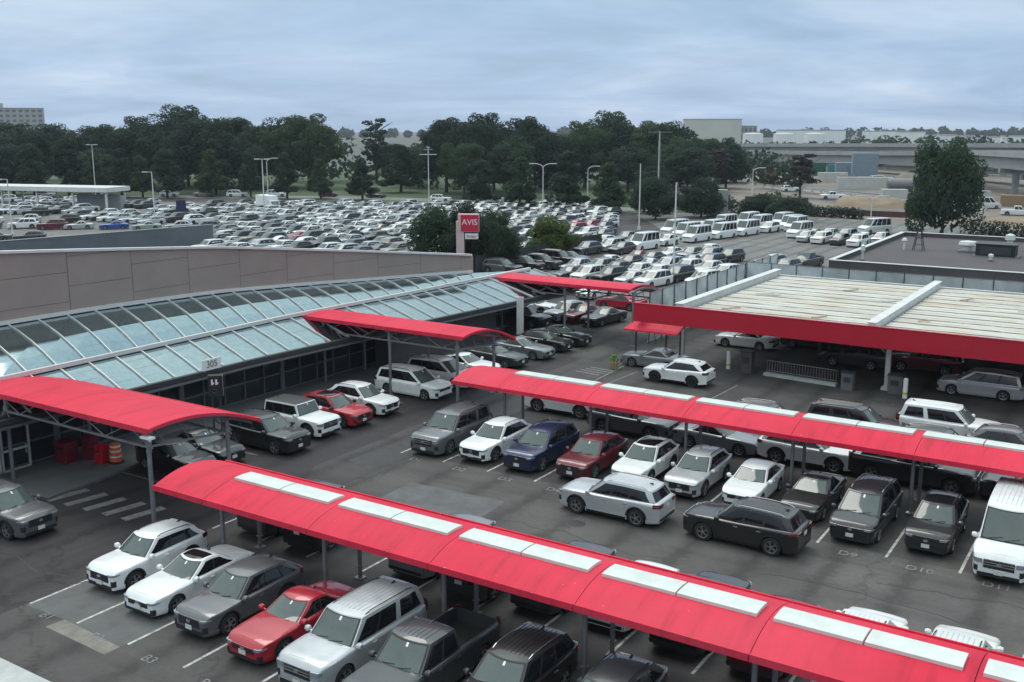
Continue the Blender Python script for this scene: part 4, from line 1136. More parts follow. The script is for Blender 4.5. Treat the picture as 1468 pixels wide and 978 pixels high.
gM = 'cars near the end of the glass roof'
Mr = [('suv','black',-46.9,74.5,0,'black SUV parked by the end of the glass building',T),
      ('crossover','white',-49.3,80.2,0,'white car half hidden behind the pale metal slab post',T),
      ('crossover','silver',-45.2,79.2,-100,'silver car with sloping windscreen under the farthest red roof',T),
      ('sedan','maroon',-43.7,79.6,-100,'dark maroon sedan beside the black sedan under the farthest red roof',T),
      ('sedan','black',-41.4,79.3,-100,'black sedan standing alone in the lane past the farthest red roof',T),
      ('sedan','red',-53.0,93.0,-95,'red sedan facing the camera beyond the farthest red roof',T),
      ('sedan','white',-48.9,91.5,-95,'white sedan between two red cars beyond the farthest red roof',T),
      ('sedan','red',-43.6,87.0,178,'red sedan seen from the side beyond the farthest red roof',T),
      ('sedan','white',-56.2,94.0,-95,'white sedan left of the red sedan beyond the farthest red roof',T),
      ('suv','black',-65.6,104.6,0,'black SUV, nearest of the dark row by the dark hedge',T),
      ('suv','charcoal',-64.8,107.4,0,'dark SUV, second of the dark row by the hedge',T),
      ('large_suv','black',-64.6,110.9,0,'large black SUV, third of the dark row by the hedge',T),
      ('sedan','charcoal',-64.6,114.4,0,'dark sedan, farthest of the dark row by the hedge',T),
      ('suv','grey',-66.5,101.0,0,'dark grey SUV at the near end of the dark row by the hedge',T)]
for key, col, x, y, hd, lab, op in Mr: place(key, col, x, y, hd, lab, gM, op)

# middle lot: rows facing the camera
def cname(): return rnd.choices(['white','silver','midgrey','grey','black','charcoal','pearl','red','blue','tan'], [24,18,14,12,13,8,10,2,3,2])[0]
WORD = dict(white='white', pearl='off-white', silver='silver', midgrey='grey', grey='dark grey', charcoal='charcoal', black='black', red='red', maroon='maroon', blue='dark blue', tan='tan', brightblue='bright blue', sage='pale green', navy='navy')
KW = dict(compact_suv='small SUV', crossover='crossover', suv='SUV', large_suv='large SUV', sedan='sedan', hatchback='hatchback', minivan='minivan', pickup='pickup', passenger_van='passenger van', boxy_offroader='off-roader')
ORD = ['first','second','third','fourth','fifth','sixth','seventh','eighth','ninth','tenth','eleventh','twelfth','thirteenth','fourteenth','fifteenth','sixteenth','seventeenth','eighteenth']
mid_seen = {}
def midcar(key, col, x, y, hd, where, grp):
    lab = '%s %s %s' % (WORD[col], KW[key], where)
    place(key, col, x, y, hd, lab, grp, (), 'mid')
kinds = ['crossover','suv','sedan','hatchback','compact_suv','minivan']
gN = 'cars packed in the middle lot'
rowspec = [(-57.6,-45.5,101.5,'front'),(-59.5,-44.0,107.2,'second'),(-58.5,-43.5,113.0,'third'),(-58.0,-45.5,119.4,'fourth'),(-55.5,-47.0,125.2,'fifth')]
for x0, x1, y, nm in rowspec:
    n = int((x1-x0)/2.62); 
    for i in range(n+1):
        if rnd.random() < .06: continue
        x = x0 + 2.62*i
        col = cname(); key = rnd.choice(kinds)
        midcar(key, col, x + rnd.uniform(-.15,.15), y + rnd.uniform(-.5,.5), -98 + rnd.uniform(-3,3), '%s from left in the %s row of the middle lot' % (ORD[i], nm), gN)
for i, (x, y, key, col) in enumerate([(-42.4,104.5,'minivan','white'),(-42.3,110.5,'suv','white'),(-40.6,117.0,'suv','charcoal'),(-41.0,123.5,'crossover','silver'),(-38.4,112.0,'sedan','white'),(-38.0,119.0,'suv','grey'),(-37.6,126.0,'pickup','black'),(-52.4,130.2,'compact_suv','white')]):
    midcar(key, col, x, y, -100, '%s in the scattered file along the screen fence' % ORD[i], gN)
# vans and trucks, nose to tail, on the far side of the lane
gV = 'white vans parked at the back'
vn = 0
for (x0, y0, n, st) in ((-60.6,146.0,5,(1.5,6.6)), (-64.0,150.0,5,(1.6,6.7)), (-67.6,153.5,4,(1.6,6.8))):
    for i in range(n):
        key = 'passenger_van' if (i + vn) % 5 != 3 else 'suv'
        midcar(key, 'white', x0 + st[0]*i, y0 + st[1]*i, -99 + rnd.uniform(-2,2), '%s from the front in the %s file of vans' % (ORD[i], ('right','middle','left')[vn % 3]), gV)
    vn += 1
midcar('passenger_van','white',-53.1,170.4,-97,'standing by itself at the right end of the white vans', gV)
midcar('passenger_van','white',-49.4,160.9,-100,'with a clear front view, rightmost of the white vans', gV)
midcar('passenger_van','white',-41.0,173.5,-120,'behind the left corner of the dark flat roof', gV)
for i, (x, y, key, col) in enumerate([(-46.6,155.2,'crossover','silver'),(-44.0,154.2,'suv','white'),(-41.2,153.8,'crossover','charcoal'),(-38.4,153.0,'suv','white'),(-47.4,161.5,'sedan','grey'),(-44.7,160.9,'crossover','sage'),(-41.9,160.3,'suv','midgrey'),(-39.2,159.6,'sedan','white'),(-36.5,159,'crossover','silver')]):
    midcar(key, col, x, y, -95, '%s of the small cluster left of the dark flat roof' % ORD[i], 'cars left of the flat roof')
for i, (x, y, key, col) in enumerate([(-67.0,123.0,'suv','grey'),(-66.2,128.6,'minivan','silver'),(-65.4,134.6,'suv','midgrey'),(-64.6,140.5,'sedan','black'),(-63.2,126.0,'crossover','charcoal'),(-62.9,132.2,'passenger_van','white'),(-62.4,139,'compact_suv','white'),(-70.2,126.5,'suv','silver'),(-69.5,132.5,'crossover','white'),(-68.8,138.6,'suv','grey')]):
    midcar(key, col, x, y, -98, '%s in the file between hedge and lane' % ORD[i], 'cars between hedge and lane')
# left lot, seen over the grey walls
gK = 'cars in the left lot'
LEFT = [(-133.2,90.5,'suv','white',-130),(-128.6,97.3,'pickup','white',-108),(-124.4,103.6,'suv','silver',-108),(-121.0,109.0,'pickup','charcoal',-108),
    (-152.0,110.3,'sedan','brightblue',-128),(-146.4,112.6,'sedan','sage',-128),(-157,107,'sedan','silver',-128),(-160.5,104.4,'suv','maroon',-128),(-166,102.5,'suv','white',-128),(-141,114.8,'crossover','silver',-128),(-136,116.3,'suv','grey',-128),
    (-146,91,'crossover','charcoal',-128),(-151,88.5,'sedan','grey',-128),(-156,86,'suv','white',-128),(-171,99,'crossover','grey',-128),(-168,112,'suv','black',-128),(-175,109,'crossover','silver',-128),(-182,106,'sedan','white',-128),(-188,119,'suv','black',-128),(-179,123,'sedan','white',-128)]
LEFTPOS = [(q[0], q[1]) for q in LEFT] + [(-187+k, 137+k*.3) for k in range(-30, 8, 3)] + [(-164,134.5)]
for i, (x, y, key, col, hd) in enumerate(LEFT):
    midcar(key, col, x, y, hd, '%s of the left lot counted from the grey ramp wall' % ORD[min(i,17)] if i < 18 else 'under the white roof band of the left lot, %s one' % ('nearer','farther')[i-18], gK)
# far lot: packed columns, nose to tail
far = []
def infar(px_, py_): return True
import itertools
CY, SY = math.cos(R(32.8)), math.sin(R(32.8))
def project(x, y, z=0):
    r = x*CY + y*SY; d = -x*SY + y*CY; D = d*.97888 - (z-17)*.20446; U = d*.20446 + (z-17)*.97888
    return 734 + 1465*r/D, 489 - 1465*U/D
for i in range(0, 60):
    for j in range(0, 22):
        x = -186 + 2.72*i + (j % 2)*.3; y = 97 + 5.55*j
        px_, py_ = project(x, y)
        if not (300 < px_ < 880 and 296 < py_ < 372): continue
        if px_ > 640 and x > -73: continue
        if y - 190 > (x+130)*.32 - 3: continue
        if x > -88 and y < 138 and px_ < 720 and y < 108: continue
        if (i % 13) == 6 or rnd.random() < .05: continue
        if j in (7, 14): 
            if rnd.random() < .75: continue
        far.append((x + rnd.uniform(-.2,.2), y + rnd.uniform(-.45,.45)))
for i in range(0, 40):
    for j in range(0, 12):
        x = -238 + 2.9*i; y = 84 + 5.9*j
        px_, py_ = project(x, y)
        if not (-25 < px_ < 298) or not (289 < py_ < 322): continue
        if x > -125: continue
        if j % 3 == 2 and rnd.random() < .8: continue
        if rnd.random() < .10: continue
        if any(abs(x-a) < 4.0 and abs(y-b) < 4.6 for a, b in LEFTPOS): continue
        far.append((x + rnd.uniform(-.2,.2), y + rnd.uniform(-.45,.45)))
far.sort(key=lambda p: math.hypot(*p))
NIND = 170
farmesh = {}
fk = ['crossover','suv','sedan','sedan','hatchback','compact_suv','minivan','suv']
rest = MB(); restbase = {}
for n, (x, y) in enumerate(far):
    key = rnd.choice(fk); col = cname(); hd = -100 + rnd.uniform(-4,4) + (180 if rnd.random() < .12 else 0)
    if n < NIND:
        if key not in farmesh: farmesh[key] = far_mb(key).mesh(key, FARMATS, 38)
        o = link(key, farmesh[key], None, (x, y, 0)); o.rotation_euler = (0,0,R(hd)); c = C_[col]; o.color = c
        dist = math.hypot(x, y); px_ = project(x, y)[0]
        band = 'near the grey wall' if dist < 152 else ('halfway back' if dist < 172 else 'far back')
        side = 'left lot side' if px_ < 300 else 'left part' if px_ < 420 else ('centre' if px_ < 600 else 'right part')
        tag(o, '%s %s packed in the far lot, %s, %s' % (WORD[col], KW[key], side, band), 'car', 'cars packed in the far lot')
    else:
        if key not in restbase: restbase[key] = far_mb(key)
        b = restbase[key]; a = R(hd); co, si = math.cos(a), math.sin(a)
        fm = {'white':5,'pearl':5,'silver':6,'midgrey':6,'tan':6}.get(col, 7)
        off_ = len(rest.v)
        rest.v += [(x + p[0]*co - p[1]*si, y + p[0]*si + p[1]*co, p[2]) for p in b.v]
        rest.f += [tuple(q + off_ for q in f) for f in b.f]; rest.m += [fm if mm == 0 else mm for mm in b.m]
print('far cars', len(far))
if rest.v:
    def solidpaint(n, c): return mat(n, c, .35, 0, .08, .5, coat=.7)
    o = rest.build('distant_cars', FARMATS + [solidpaint('white_car_paint', C_['white'][:3]), solidpaint('silver_car_paint', C_['silver'][:3]), solidpaint('dark_car_paint', C_['charcoal'][:3])], None, 38)
    tag(o, 'mass of packed cars at the back of the far lot under the trees', 'cars', 'cars packed in the far lot', 'stuff')
# ------------------------------------------------------------------ trees
def leafmat(name, a, b):
    m, N, L, bs = newmat(name)
    oi = N.new('ShaderNodeObjectInfo'); n = noise(N, L, .45, 4, .6, objco(N)); n2 = noise(N, L, 3.5, 2, .5, objco(N))
    r = ramp(N, L, n.outputs['Fac'], [(.32, a), (.68, b)])
    r2 = ramp(N, L, n2.outputs['Fac'], [(.3, .8), (.7, 1.2)])
    x = mix(N, L, 1.0, r.outputs['Color'], r2.outputs['Color'], 'MULTIPLY')
    rr = ramp(N, L, oi.outputs['Random'], [(0, (.82,.86,.9)), (.5, (1,1,1)), (1, (1.15,1.12,.92))])
    L.new(mix(N, L, 1.0, x, rr.outputs['Color'], 'MULTIPLY'), bs.inputs['Base Color']); bs.inputs['Roughness'].default_value = .7; bs.inputs['Specular IOR Level'].default_value = .2
    tr = N.new('ShaderNodeBsdfTranslucent'); L.new(bs.inputs['Base Color'].links[0].from_socket, tr.inputs['Color'])
    ms = N.new('ShaderNodeMixShader'); ms.inputs[0].default_value = .42; L.new(bs.outputs[0], ms.inputs[1]); L.new(tr.outputs[0], ms.inputs[2])
    L.new(ms.outputs[0], N['Material Output'].inputs['Surface'])
    return m
M['leaf'] = leafmat('dark_foliage', (.028,.049,.036), (.050,.080,.048))
M['leaf2'] = leafmat('mid_green_foliage', (.036,.064,.039), (.064,.104,.052))
M['leafy'] = leafmat('yellow_green_foliage', (.075,.11,.03), (.15,.19,.05))
M['leafb'] = leafmat('brown_pine_foliage', (.035,.030,.032), (.065,.055,.05))
M['bark'] = mat('bark', (.05,.042,.038), .9, var=.3, scale=2)
def leaves(g, rg, c, r, n, size, squash=1.0):
    for _ in range(n):
        u = rg.uniform(-1,1); t = rg.uniform(0, 2*math.pi); s = math.sqrt(1-u*u); k = rg.uniform(.35,1)**.4
        d = Vector((s*math.cos(t), s*math.sin(t), u)); p = Vector(c) + Vector((d.x*r*k, d.y*r*k, d.z*r*k*squash))
        nn = (d + Vector((rg.gauss(0,.6), rg.gauss(0,.6), rg.gauss(.25,.6)))).normalized()
        a = nn.orthogonal().normalized(); b = nn.cross(a); th = rg.uniform(0, 6.28); a, b = a*math.cos(th)+b*math.sin(th), b*math.cos(th)-a*math.sin(th)
        z = size*rg.uniform(.6,1.35)
        g.add([p-a*z*.5, p-b*z*.32+a*z*.08, p+a*z*.5, p+b*z*.32-a*z*.05], [(0,1,2,3)])
def crown_mesh(name, kind, seed, m):
    """unit-height tree: z 0..1, crown radius about .36 (broad), .30 (cone)"""
    rg = random.Random(seed); g = MB()
    S = 20.0
    if kind == 'broad':
        for i in range(58):
            u = rg.uniform(-.95,1); t = rg.uniform(0,6.28); s = math.sqrt(max(0,1-u*u)); k = rg.uniform(.55,.95)
            bulge = 1.0 + .18*math.sin(2*t+seed) + .10*math.sin(5*t)
            c = (s*math.cos(t)*6.6*k*bulge, s*math.sin(t)*6.6*k*bulge, 10.4 + u*7.6*k + rg.uniform(-.5,.5))
            leaves(g, rg, c, rg.uniform(1.5,2.9), 330, .48, .8)
        leaves(g, rg, (0,0,10), 5.2, 700, 1.1, 1.2)
    elif kind == 'cone':
        for i in range(44):
            h = rg.random()**1.35; r = (1-h)**.7*5.4 + .6; t = rg.uniform(0,6.28); k = rg.uniform(.35,.85)
            leaves(g, rg, (r*k*math.cos(t), r*k*math.sin(t), 3.6 + h*15), rg.uniform(1.1,2.1), 220, .62, .8)
        leaves(g, rg, (0,0,9), 3.2, 300, 1.0, 1.5)
    elif kind == 'bush':
        for i in range(40):
            u = rg.uniform(-.6,1); t = rg.uniform(0,6.28); s = math.sqrt(max(0,1-u*u)); k = rg.uniform(.5,.9)
            leaves(g, rg, (s*math.cos(t)*9*k, s*math.sin(t)*9*k, 7.6 + u*10.2*k), rg.uniform(2.0,3.6), 380, .62, .9)
        leaves(g, rg, (0,0,8), 7, 700, 1.3)
    elif kind == 'pine':
        for i in range(16):
            h = i/15; t = i*2.4; r = rg.uniform(2.5,6.0)*(1-.45*h)
            leaves(g, rg, (r*.7*math.cos(t), r*.7*math.sin(t), 8.5 + h*10.5), rg.uniform(1.2,2.1), 90, .8, .45)
    return g.mesh(name, m)
def trunk_mesh(kind, seed):
    rg = random.Random(seed); g = MB(); h = {'broad':12,'cone':17,'bush':8,'pine':19}[kind]
    pts = [Vector((rg.uniform(-.25,.25)*i*.4, rg.uniform(-.25,.25)*i*.4, h*i/5)) for i in range(6)]; r = .42
    for i, (a, b) in enumerate(zip(pts, pts[1:])): g.tube(a, b, r*(1-i*.16), r*(1-(i+1)*.16), 7)
    for i in range(9):
        a = pts[2 + i % 3]; t = i*2.4; ln = rg.uniform(3,5.5) if kind != 'cone' else 2.5
        g.tube(a, a + Vector((math.cos(t)*ln, math.sin(t)*ln, ln*.6)), .16, .05, 5)
    return g.mesh('trunk', M['bark'])
PT = {}
def tree(name, label, kind, x, y, h, wdt, m, group, var=0, rz=None):
    k = (kind, m, var)
    if k not in PT: PT[k] = (crown_mesh('crown', kind, 7*var+3, M[m]), trunk_mesh(kind, var))
    o = thing(name, label, 'tree' if kind != 'bush' else 'shrub', (x, y, 0), rnd.uniform(0, 6.28) if rz is None else rz, group)
    base = {'broad':17.5,'cone':11.5,'bush':19,'pine':9.5}[kind]
    o.scale = (wdt/base, wdt/base, h/19.6)
    link('trunk', PT[k][1], o); link('crown', PT[k][0], o); return o
BIG = [(-293.2,170.6,20.5,22.5),(-283.8,176.7,19.9,20.4),(-280.1,187.8,19.6,19.9),(-263.2,190.0,19.6,18.4),(-254.6,195.5,21.9,16.3),(-239.1,197.1,25.2,21.0),(-228.5,203.9,23.3,18.0),(-217.6,188.0,21.1,18.7),(-215.2,204.6,19.1,15.7),(-220.2,217.6,21.9,16.3),(-208.4,216.9,22.8,20.0),(-208.4,252.8,14.2,13.2),(-201.1,257.6,13.4,12.1),(-164.2,222.4,21.5,16.8),(-153.1,222.6,22.4,17.4),(-148.6,239.8,21.8,17.2),(-145.4,249.5,17.9,13.7),(-142.5,259.4,20.3,17.0),(-139.5,269.6,23.5,18.4),(-130.1,275.7,20.7,20.4),(-122.3,280.7,20.9,16.3),(-124.9,306.7,15.9,13.2),(-119.8,310.0,15.1,11.0),(-140.9,217.3,16.7,14.3),(-147.4,206.9,15.5,12.0),(-250.7,153.0,14.9,16.1),(-239.1,167.2,13.1,14.6),(-123.4,248.7,14.8,14.9),(-105.5,246.6,13.2,14.3),(-102.2,218.9,9.0,11.4),(-232,214,21,17),(-246,205,20.5,18),(-268,203,19.5,18),(-158,236,20,16),(-134,284,20.5,18),(-184,236,12.5,14),(-192,246,12,13),(-116,262,15,14),(-108,280,13.5,13)]
BIG.sort(key=lambda p: project(p[0], p[1])[0])
NUM = ['%s' % s for s in ORD] + ['nineteenth','twentieth'] + ['twenty-%s' % s for s in ORD[:9]] + ['thirtieth'] + ['thirty-%s' % s for s in ORD[:9]]
for i, (x, y, h, wd) in enumerate(BIG):
    tree('broadleaf_tree', 'dense dark tree in the tall background belt, %s from the left' % NUM[i], 'broad', x, y, h*1.0, wd*1.22, 'leaf' if i % 3 else 'leaf2', 'tall trees in the background belt', i % 5)
SMALL = [(-234.0,148.1,13.4,9.4),(-231.4,155.8,15.0,10.4),(-220.5,162.9,11.9,8.7),(-208.9,167.3,12.2,8.9),(-207.0,181.1,14.0,9.8),(-193.5,180.3,12.1,6.9),(-182.2,181.5,11.4,7.7),(-175.3,185.9,9.6,7.2),(-163.5,187.7,9.7,8.3),(-174.4,215.8,12.8,11.6),(-127.2,185.0,10.3,8.4),(-117.0,184.6,11.0,8.2),(-106.8,186.8,12.3,8.8),(-97.0,186.7,10.2,7.8),(-216.1,165.7,10.4,7.8),(-203.0,176.1,11.5,8.4),(-242.3,143.3,12.2,8.5),(-225.3,159.0,11.2,7.7)]
SMALL.sort(key=lambda p: project(p[0], p[1])[0])
for i, (x, y, h, wd) in enumerate(SMALL):
    tree('young_tree', 'smaller pointed tree on the verge behind the lots, %s from the left' % NUM[i], 'cone', x, y, h, wd, 'leaf2' if i % 2 else 'leaf', 'young trees on the verge', i % 4)
tree('pine_tree', 'tall thin pine with open layered branches in the gap of the tree belt', 'pine', -212.2, 250.5, 19.8, 10.5, 'leaf', None, 0)
tree('pine_tree', 'brown ragged pine standing alone before the construction ground', 'pine', -67.1, 216.8, 11.6, 8.6, 'leafb', None, 1)
tree('pine_tree', 'brownish ragged pine at the right end of the tree belt', 'pine', -104.0, 262, 11.5, 11, 'leafb', None, 2)
tree('shade_tree', 'large leafy green tree standing behind the dark flat roof', 'bush', -30.5, 173.1, 17.6, 12.6, 'leaf2', None, 3)
tree('dark_shrub', 'big dark shrub left of the AVIS pylon', 'bush', -75.2, 99.8, 8.4, 7.4, 'leaf2', 'shrubs around the pylon', 0)
tree('dark_shrub', 'big dark shrub behind the AVIS pylon', 'bush', -73.8, 104.8, 8.6, 7.4, 'leaf', 'shrubs around the pylon', 1)
tree('dark_shrub', 'big dark shrub right of the AVIS pylon', 'bush', -70.0, 104.0, 8.0, 7.4, 'leaf', 'shrubs around the pylon', 2)
tree('bright_shrub', 'yellow-green round shrub behind the dark row of SUVs', 'bush', -70.2, 118.6, 6.0, 7.8, 'leafy', None, 1)
for i, (x, y, h, wd, lab) in enumerate([(-82.0,177.2,8.7,9.9,'left one of two dark clumps behind the white vans'),(-76.8,186.7,8.2,10.4,'right one of two dark clumps behind the white vans'),(-83.4,206.3,6.4,9.4,'dark clump behind the pale box beyond the white vans'),(-60.9,190.5,4.4,8.7,'low dark clump right of the white vans'),(-89,190,7.5,9,'dark clump left of the two behind the white vans'),(-69,198,4.5,9,'low dark clump directly behind the white vans')]):
    tree('dark_shrub', 'shrub, ' + lab, 'bush', x, y, h, wd, 'leaf', 'shrubs behind the white vans', i % 3)
hd = thing('hedge', 'clipped dark hedge with chain fence behind the row of dark SUVs', 'hedge', (-69.9, 99, 0))
rg = random.Random(4); g = MB()
for i in range(24): leaves(g, rg, (rg.uniform(-.5,.5), i*1.35, 1.1), 1.15, 150, .34)
g.build('foliage', M['leaf'], hd)
g = MB(); g.grid([[( .9, 0, .1), (.9, 32, .1)], [(.9, 0, 2.0), (.9, 32, 2.0)]]); g.slab([[(.95,0,2.05),(1.0,0,2.05)],[(.95,32,2.05),(1.0,32,2.05)]], .06)
M['chain'] = mat('dark_chain_fence', (.045,.05,.055), .8, var=.3, scale=4)
g.build('fence_panel', M['chain'], hd)

# ------------------------------------------------------------------ ground beyond the lots
M['grass'] = mat('rough_grass', (.055,.085,.035), .95, var=.4, scale=.15)
M['sand'] = mat('construction_sand', (.205,.178,.155), .95, var=.4, scale=.10, bump=.3)
M['sand2'] = mat('sand_heap', (.28,.215,.155), .95, var=.25, scale=.3, bump=.4)
M['road'] = mat('pale_road', (.17,.17,.165), .85, var=.25, scale=.08)
M['conc'] = mat('bridge_concrete', (.33,.34,.34), .8, var=.18, scale=.15)
M['conc2'] = mat('barrier_concrete', (.45,.43,.40), .85, var=.2, scale=.8)
def flat(name, pts, m, z, kind='structure'):
    g = MB(); g.add([(x, y, z) for x, y in pts], [tuple(range(len(pts)))]); o = g.build(name, m); o['kind'] = kind; return o
flat('verge', [(-330,92),(-262,140),(-205,172),(-160,180),(-100,186),(-78,200),(-95,330),(-420,330)], M['grass'], .004)
def ribbon(name, pts, w, m, z):
    g = MB(); rows = []
    for i, p in enumerate(pts):
        a = Vector(pts[max(0,i-1)]); b = Vector(pts[min(len(pts)-1,i+1)]); d = (b-a).normalized(); n = Vector((-d.y, d.x))*w/2
        rows.append([(p[0]-n.x, p[1]-n.y, z), (p[0]+n.x, p[1]+n.y, z)])
    g.grid(rows); return structure(g.build(name, m))
ribbon('road', [(-300,112),(-262,134),(-238,151),(-206,175),(-178,191),(-150,197),(-120,194),(-98,197),(-70,215),(-40,236)], 9, M['road'], .010)
ribbon('far_road', [(-330,520),(-254,463),(-205,410),(-178,385),(-150,350)], 16, M['conc'], .02)
flat('construction_ground', [(-97,205),(-70,199),(-40,196),(10,180),(80,300),(-30,480),(-160,480),(-150,330)], M['sand'], .006)
ribbon('dirt_road', [(-130,330),(-95,300),(-60,266),(-20,240),(30,215)], 12, M['road'], .014)
def mound(label, x, y, rx, ry, h, m, seed):
    rg = random.Random(seed); g = MB(); rows = []
    for j in range(9):
        t = j/8; r = (1-t); row = []
        for i in range(28):
            a = 2*math.pi*i/28; k = 1 + .12*math.sin(3*a+seed) + rg.uniform(-.05,.05)
            row.append((rx*(.55+.45*r)*k*math.cos(a)*(1 if t < 1 else .1), ry*(.35+.65*r)*k*math.sin(a)*(1 if t < 1 else .1), h*(1-(1-t)**1.6)*rg.uniform(.94,1.04)))
        rows.append(row)
    g.grid(rows, closed=True, flip=False); o = g.build('sand_heap', m, None, 50, (x, y, 0)); return tag(o, label, 'sand heap')
mound('long flat-topped heap of tan sand beyond the small car cluster', -54, 221.5, 9.5, 5.5, 2.7, M['sand2'], 1)
mound('low brown heap of earth beside the white trailer', -72, 312, 9, 6, 2.2, M['sand'], 2)
mound('small heap of earth under the bridge', -66, 345, 12, 6, 3.0, M['sand'], 3)
mound('reddish heap of earth right of the big leafy tree', -22.5, 205, 6, 3.5, 1.1, M['sand2'], 4)
# barriers, copied one by one
bar0 = None
def barrier(x, y, rz, lab):
    global bar0
    if bar0 is None:
        g = MB(); L2 = 1.7
        prof = [(-.35,0),(.35,0),(.35,.12),(.16,.4),(.11,1.0),(-.11,1.0),(-.16,.4),(-.35,.12)]
        vs = [(-L2, p, z) for p, z in prof] + [(L2, p, z) for p, z in prof]; n = len(prof)
        g.add(vs, [tuple(range(n-1,-1,-1)), tuple(range(n,2*n))] + [(i,(i+1)%n,n+(i+1)%n,n+i) for i in range(n)])
        bar0 = g.build('concrete_barrier', M['conc2']); o = bar0
    else: o = bar0.copy(); COL.objects.link(o)
    o.location = (x, y, 0); o.rotation_euler = (0,0,rz); return tag(o, lab, 'barrier', 'concrete barriers on the construction ground')
pl = [(-106,295),(-83.5,278),(-65.8,259.5),(-51.4,246.3),(-30,232)]
k = 0
for a, b in zip(pl, pl[1:]):
    d = Vector(b)-Vector(a); n = int(d.length/4.6)
    for i in range(n):
        p = Vector(a)+d*(i/n); k += 1; barrier(p.x, p.y, math.atan2(d.y, d.x), 'pale concrete barrier, %s from the left in the long row across the site' % NUM[k-1])
for i in range(6): barrier(-60.5+3.5*i, 213+.1*i, .03, 'pale concrete barrier before the tan sand heap, %s from the left' % ORD[i])
def box_thing(name, label, cat, x, y, rz, w, d, h, m, ribs=True, z=0):
    o = thing(name, label, cat, (x, y, z), R(rz)); g = MB(); g.box((0,0,h/2),(w,d,h)); g.build('shell', m, o)
    g = MB(); n = int(w/.6)
    for i in range(n+1): g.box((-w/2+w*i/n, -d/2-.03, h/2),(.12,.06,h*.94))
    g.build('corrugation', m, o); g = MB(); g.box((0,0,h+.04),(w+.06,d+.06,.08)); g.build('roof', m, o)
    g = MB(); g.box((w/2+.03,0,h/2),(.06,d*.9,h*.9)); g.build('door', M['galv'], o); return o
M['cgreen'] = mat('green_container', (.02,.10,.07), .55, var=.2); M['cteal'] = mat('teal_container', (.05,.22,.22), .55, var=.2)
M['cblue'] = mat('blue_grey_container', (.20,.26,.32), .6, var=.2); M['cwhite'] = mat('dirty_white_panel', (.50,.50,.48), .6, var=.15, scale=.5)
M['cbrown'] = mat('red_brown_hoarding', (.10,.045,.05), .8, var=.25, scale=.6); M['ctan'] = mat('tan_board', (.32,.22,.13), .8, var=.25)
box_thing('shipping_container', 'dark green container under the bridge', 'container', -112.7, 372, 25, 12, 2.5, 4.6, M['cgreen'])
box_thing('shipping_container', 'teal container with pale top under the bridge', 'container', -102.4, 372, 25, 6, 2.5, 4.2, M['cteal'])
box_thing('site_cabin', 'tall blue-grey stacked site cabin under the bridge', 'cabin', -88.6, 355, 20, 8, 5, 8.6, M['cblue'])
box_thing('site_cabin', 'low grey site cabin left of the tall stacked cabin', 'cabin', -96.5, 362, 20, 7, 5, 5.2, M['cblue'])
box_thing('trailer', 'long white trailer on the construction ground', 'trailer', -73.5, 296, 28, 15, 2.6, 3.4, M['cwhite'])
box_thing('timber_stack', 'tan stacked timber box beside the ragged brown pine', 'box', -105.5, 308, 20, 5, 4, 4.8, M['ctan'])
box_thing('pale_shed', 'pale flat-roofed shed behind the white vans', 'shed', -75.5, 192, 30, 3.4, 2.4, 5.0, M['conc'])
box_thing('hoarding', 'red-brown hoarding behind the white vans', 'hoarding', -70.5, 212, 8, 13, .3, 2.6, M['cbrown'])
box_thing('hoarding', 'dark red-brown hoarding under the sand heap', 'hoarding', -50, 207, 0, 16, .3, 1.0, M['cbrown'])
o = thing('tank_trailer', 'dark grey horizontal tank right of the white trailer', 'tank', (-62.8, 291, 0), R(28))
g = MB(); g.lathe([(.001,-3.6),(1.2,-3.4),(1.5,-3.0),(1.5,3.0),(1.2,3.4),(.001,3.6)], 16, c=(0,0,2.1), axis='y'); b_ = g.build('vessel', M['galv'], o, 30); b_.rotation_euler = (0,0,R(90)); g = MB(); g.box((0,0,.4),(6,2,.8)); g.build('chassis', M['darksteel'], o)
midcar('pickup','white',-26.0,224.5,8,'with pale bed on the construction ground right of the big tree','vehicles on the construction ground')
midcar('pickup','pearl',-36.5,226.0,190,'with its bed hidden behind the big leafy tree','vehicles on the construction ground')
midcar('suv','grey',-18.6,214,170,'at the right edge in front of the construction ground','vehicles on the construction ground')
for i, (x, y, key, col, hd_) in enumerate([(-144.5,193.5,'suv','white',15),(-166,195.5,'sedan','black',20),(-178.5,192,'crossover','maroon',28),(-190,185.5,'minivan','white',33),(-198,180,'minivan','white',33),(-236,152.5,'suv','white',34),(-226,160.5,'sedan','silver',34),(-212,170.5,'crossover','white',34),(-206,176,'sedan','tan',34),(-246,146,'sedan','grey',34),(-128,195.2,'sedan','silver',0)]):
    midcar(key, col, x, y, hd_, '%s in the list of cars on the road before the trees' % ORD[i] if False else 'driving on the road before the trees, %s' % ('by the grass gap','left of the grass gap','beside the white minivans','first of two white minivans','second of two white minivans','far left','left of the pointed trees','between pointed trees','behind the blue sign','at the left frame edge','right of the shrubs')[i], 'vehicles on the road before the trees')
bt = thing('box_truck', 'white box truck at the back of the far lot', 'truck', (-156.5, 150.5, 0), R(-20))
g = MB(); g.box((-.8,0,2.05),(5.6,2.4,2.7)); g.build('cargo_box', M['signwhite'], bt); g = MB(); g.prism([(2.1,-1.1),(3.8,-1.0),(3.9,0),(3.8,1.0),(2.1,1.1)], .5, 1.5); g.add([(2.1,-1.05,1.5),(3.5,-.95,1.5),(3.5,.95,1.5),(2.1,1.05,1.5),(2.1,-.95,2.5),(2.9,-.9,2.45),(2.9,.9,2.45),(2.1,.95,2.5)],[(0,1,5,4),(1,2,6,5),(2,3,7,6),(4,5,6,7)]); g.build('cab', M['signwhite'], bt)
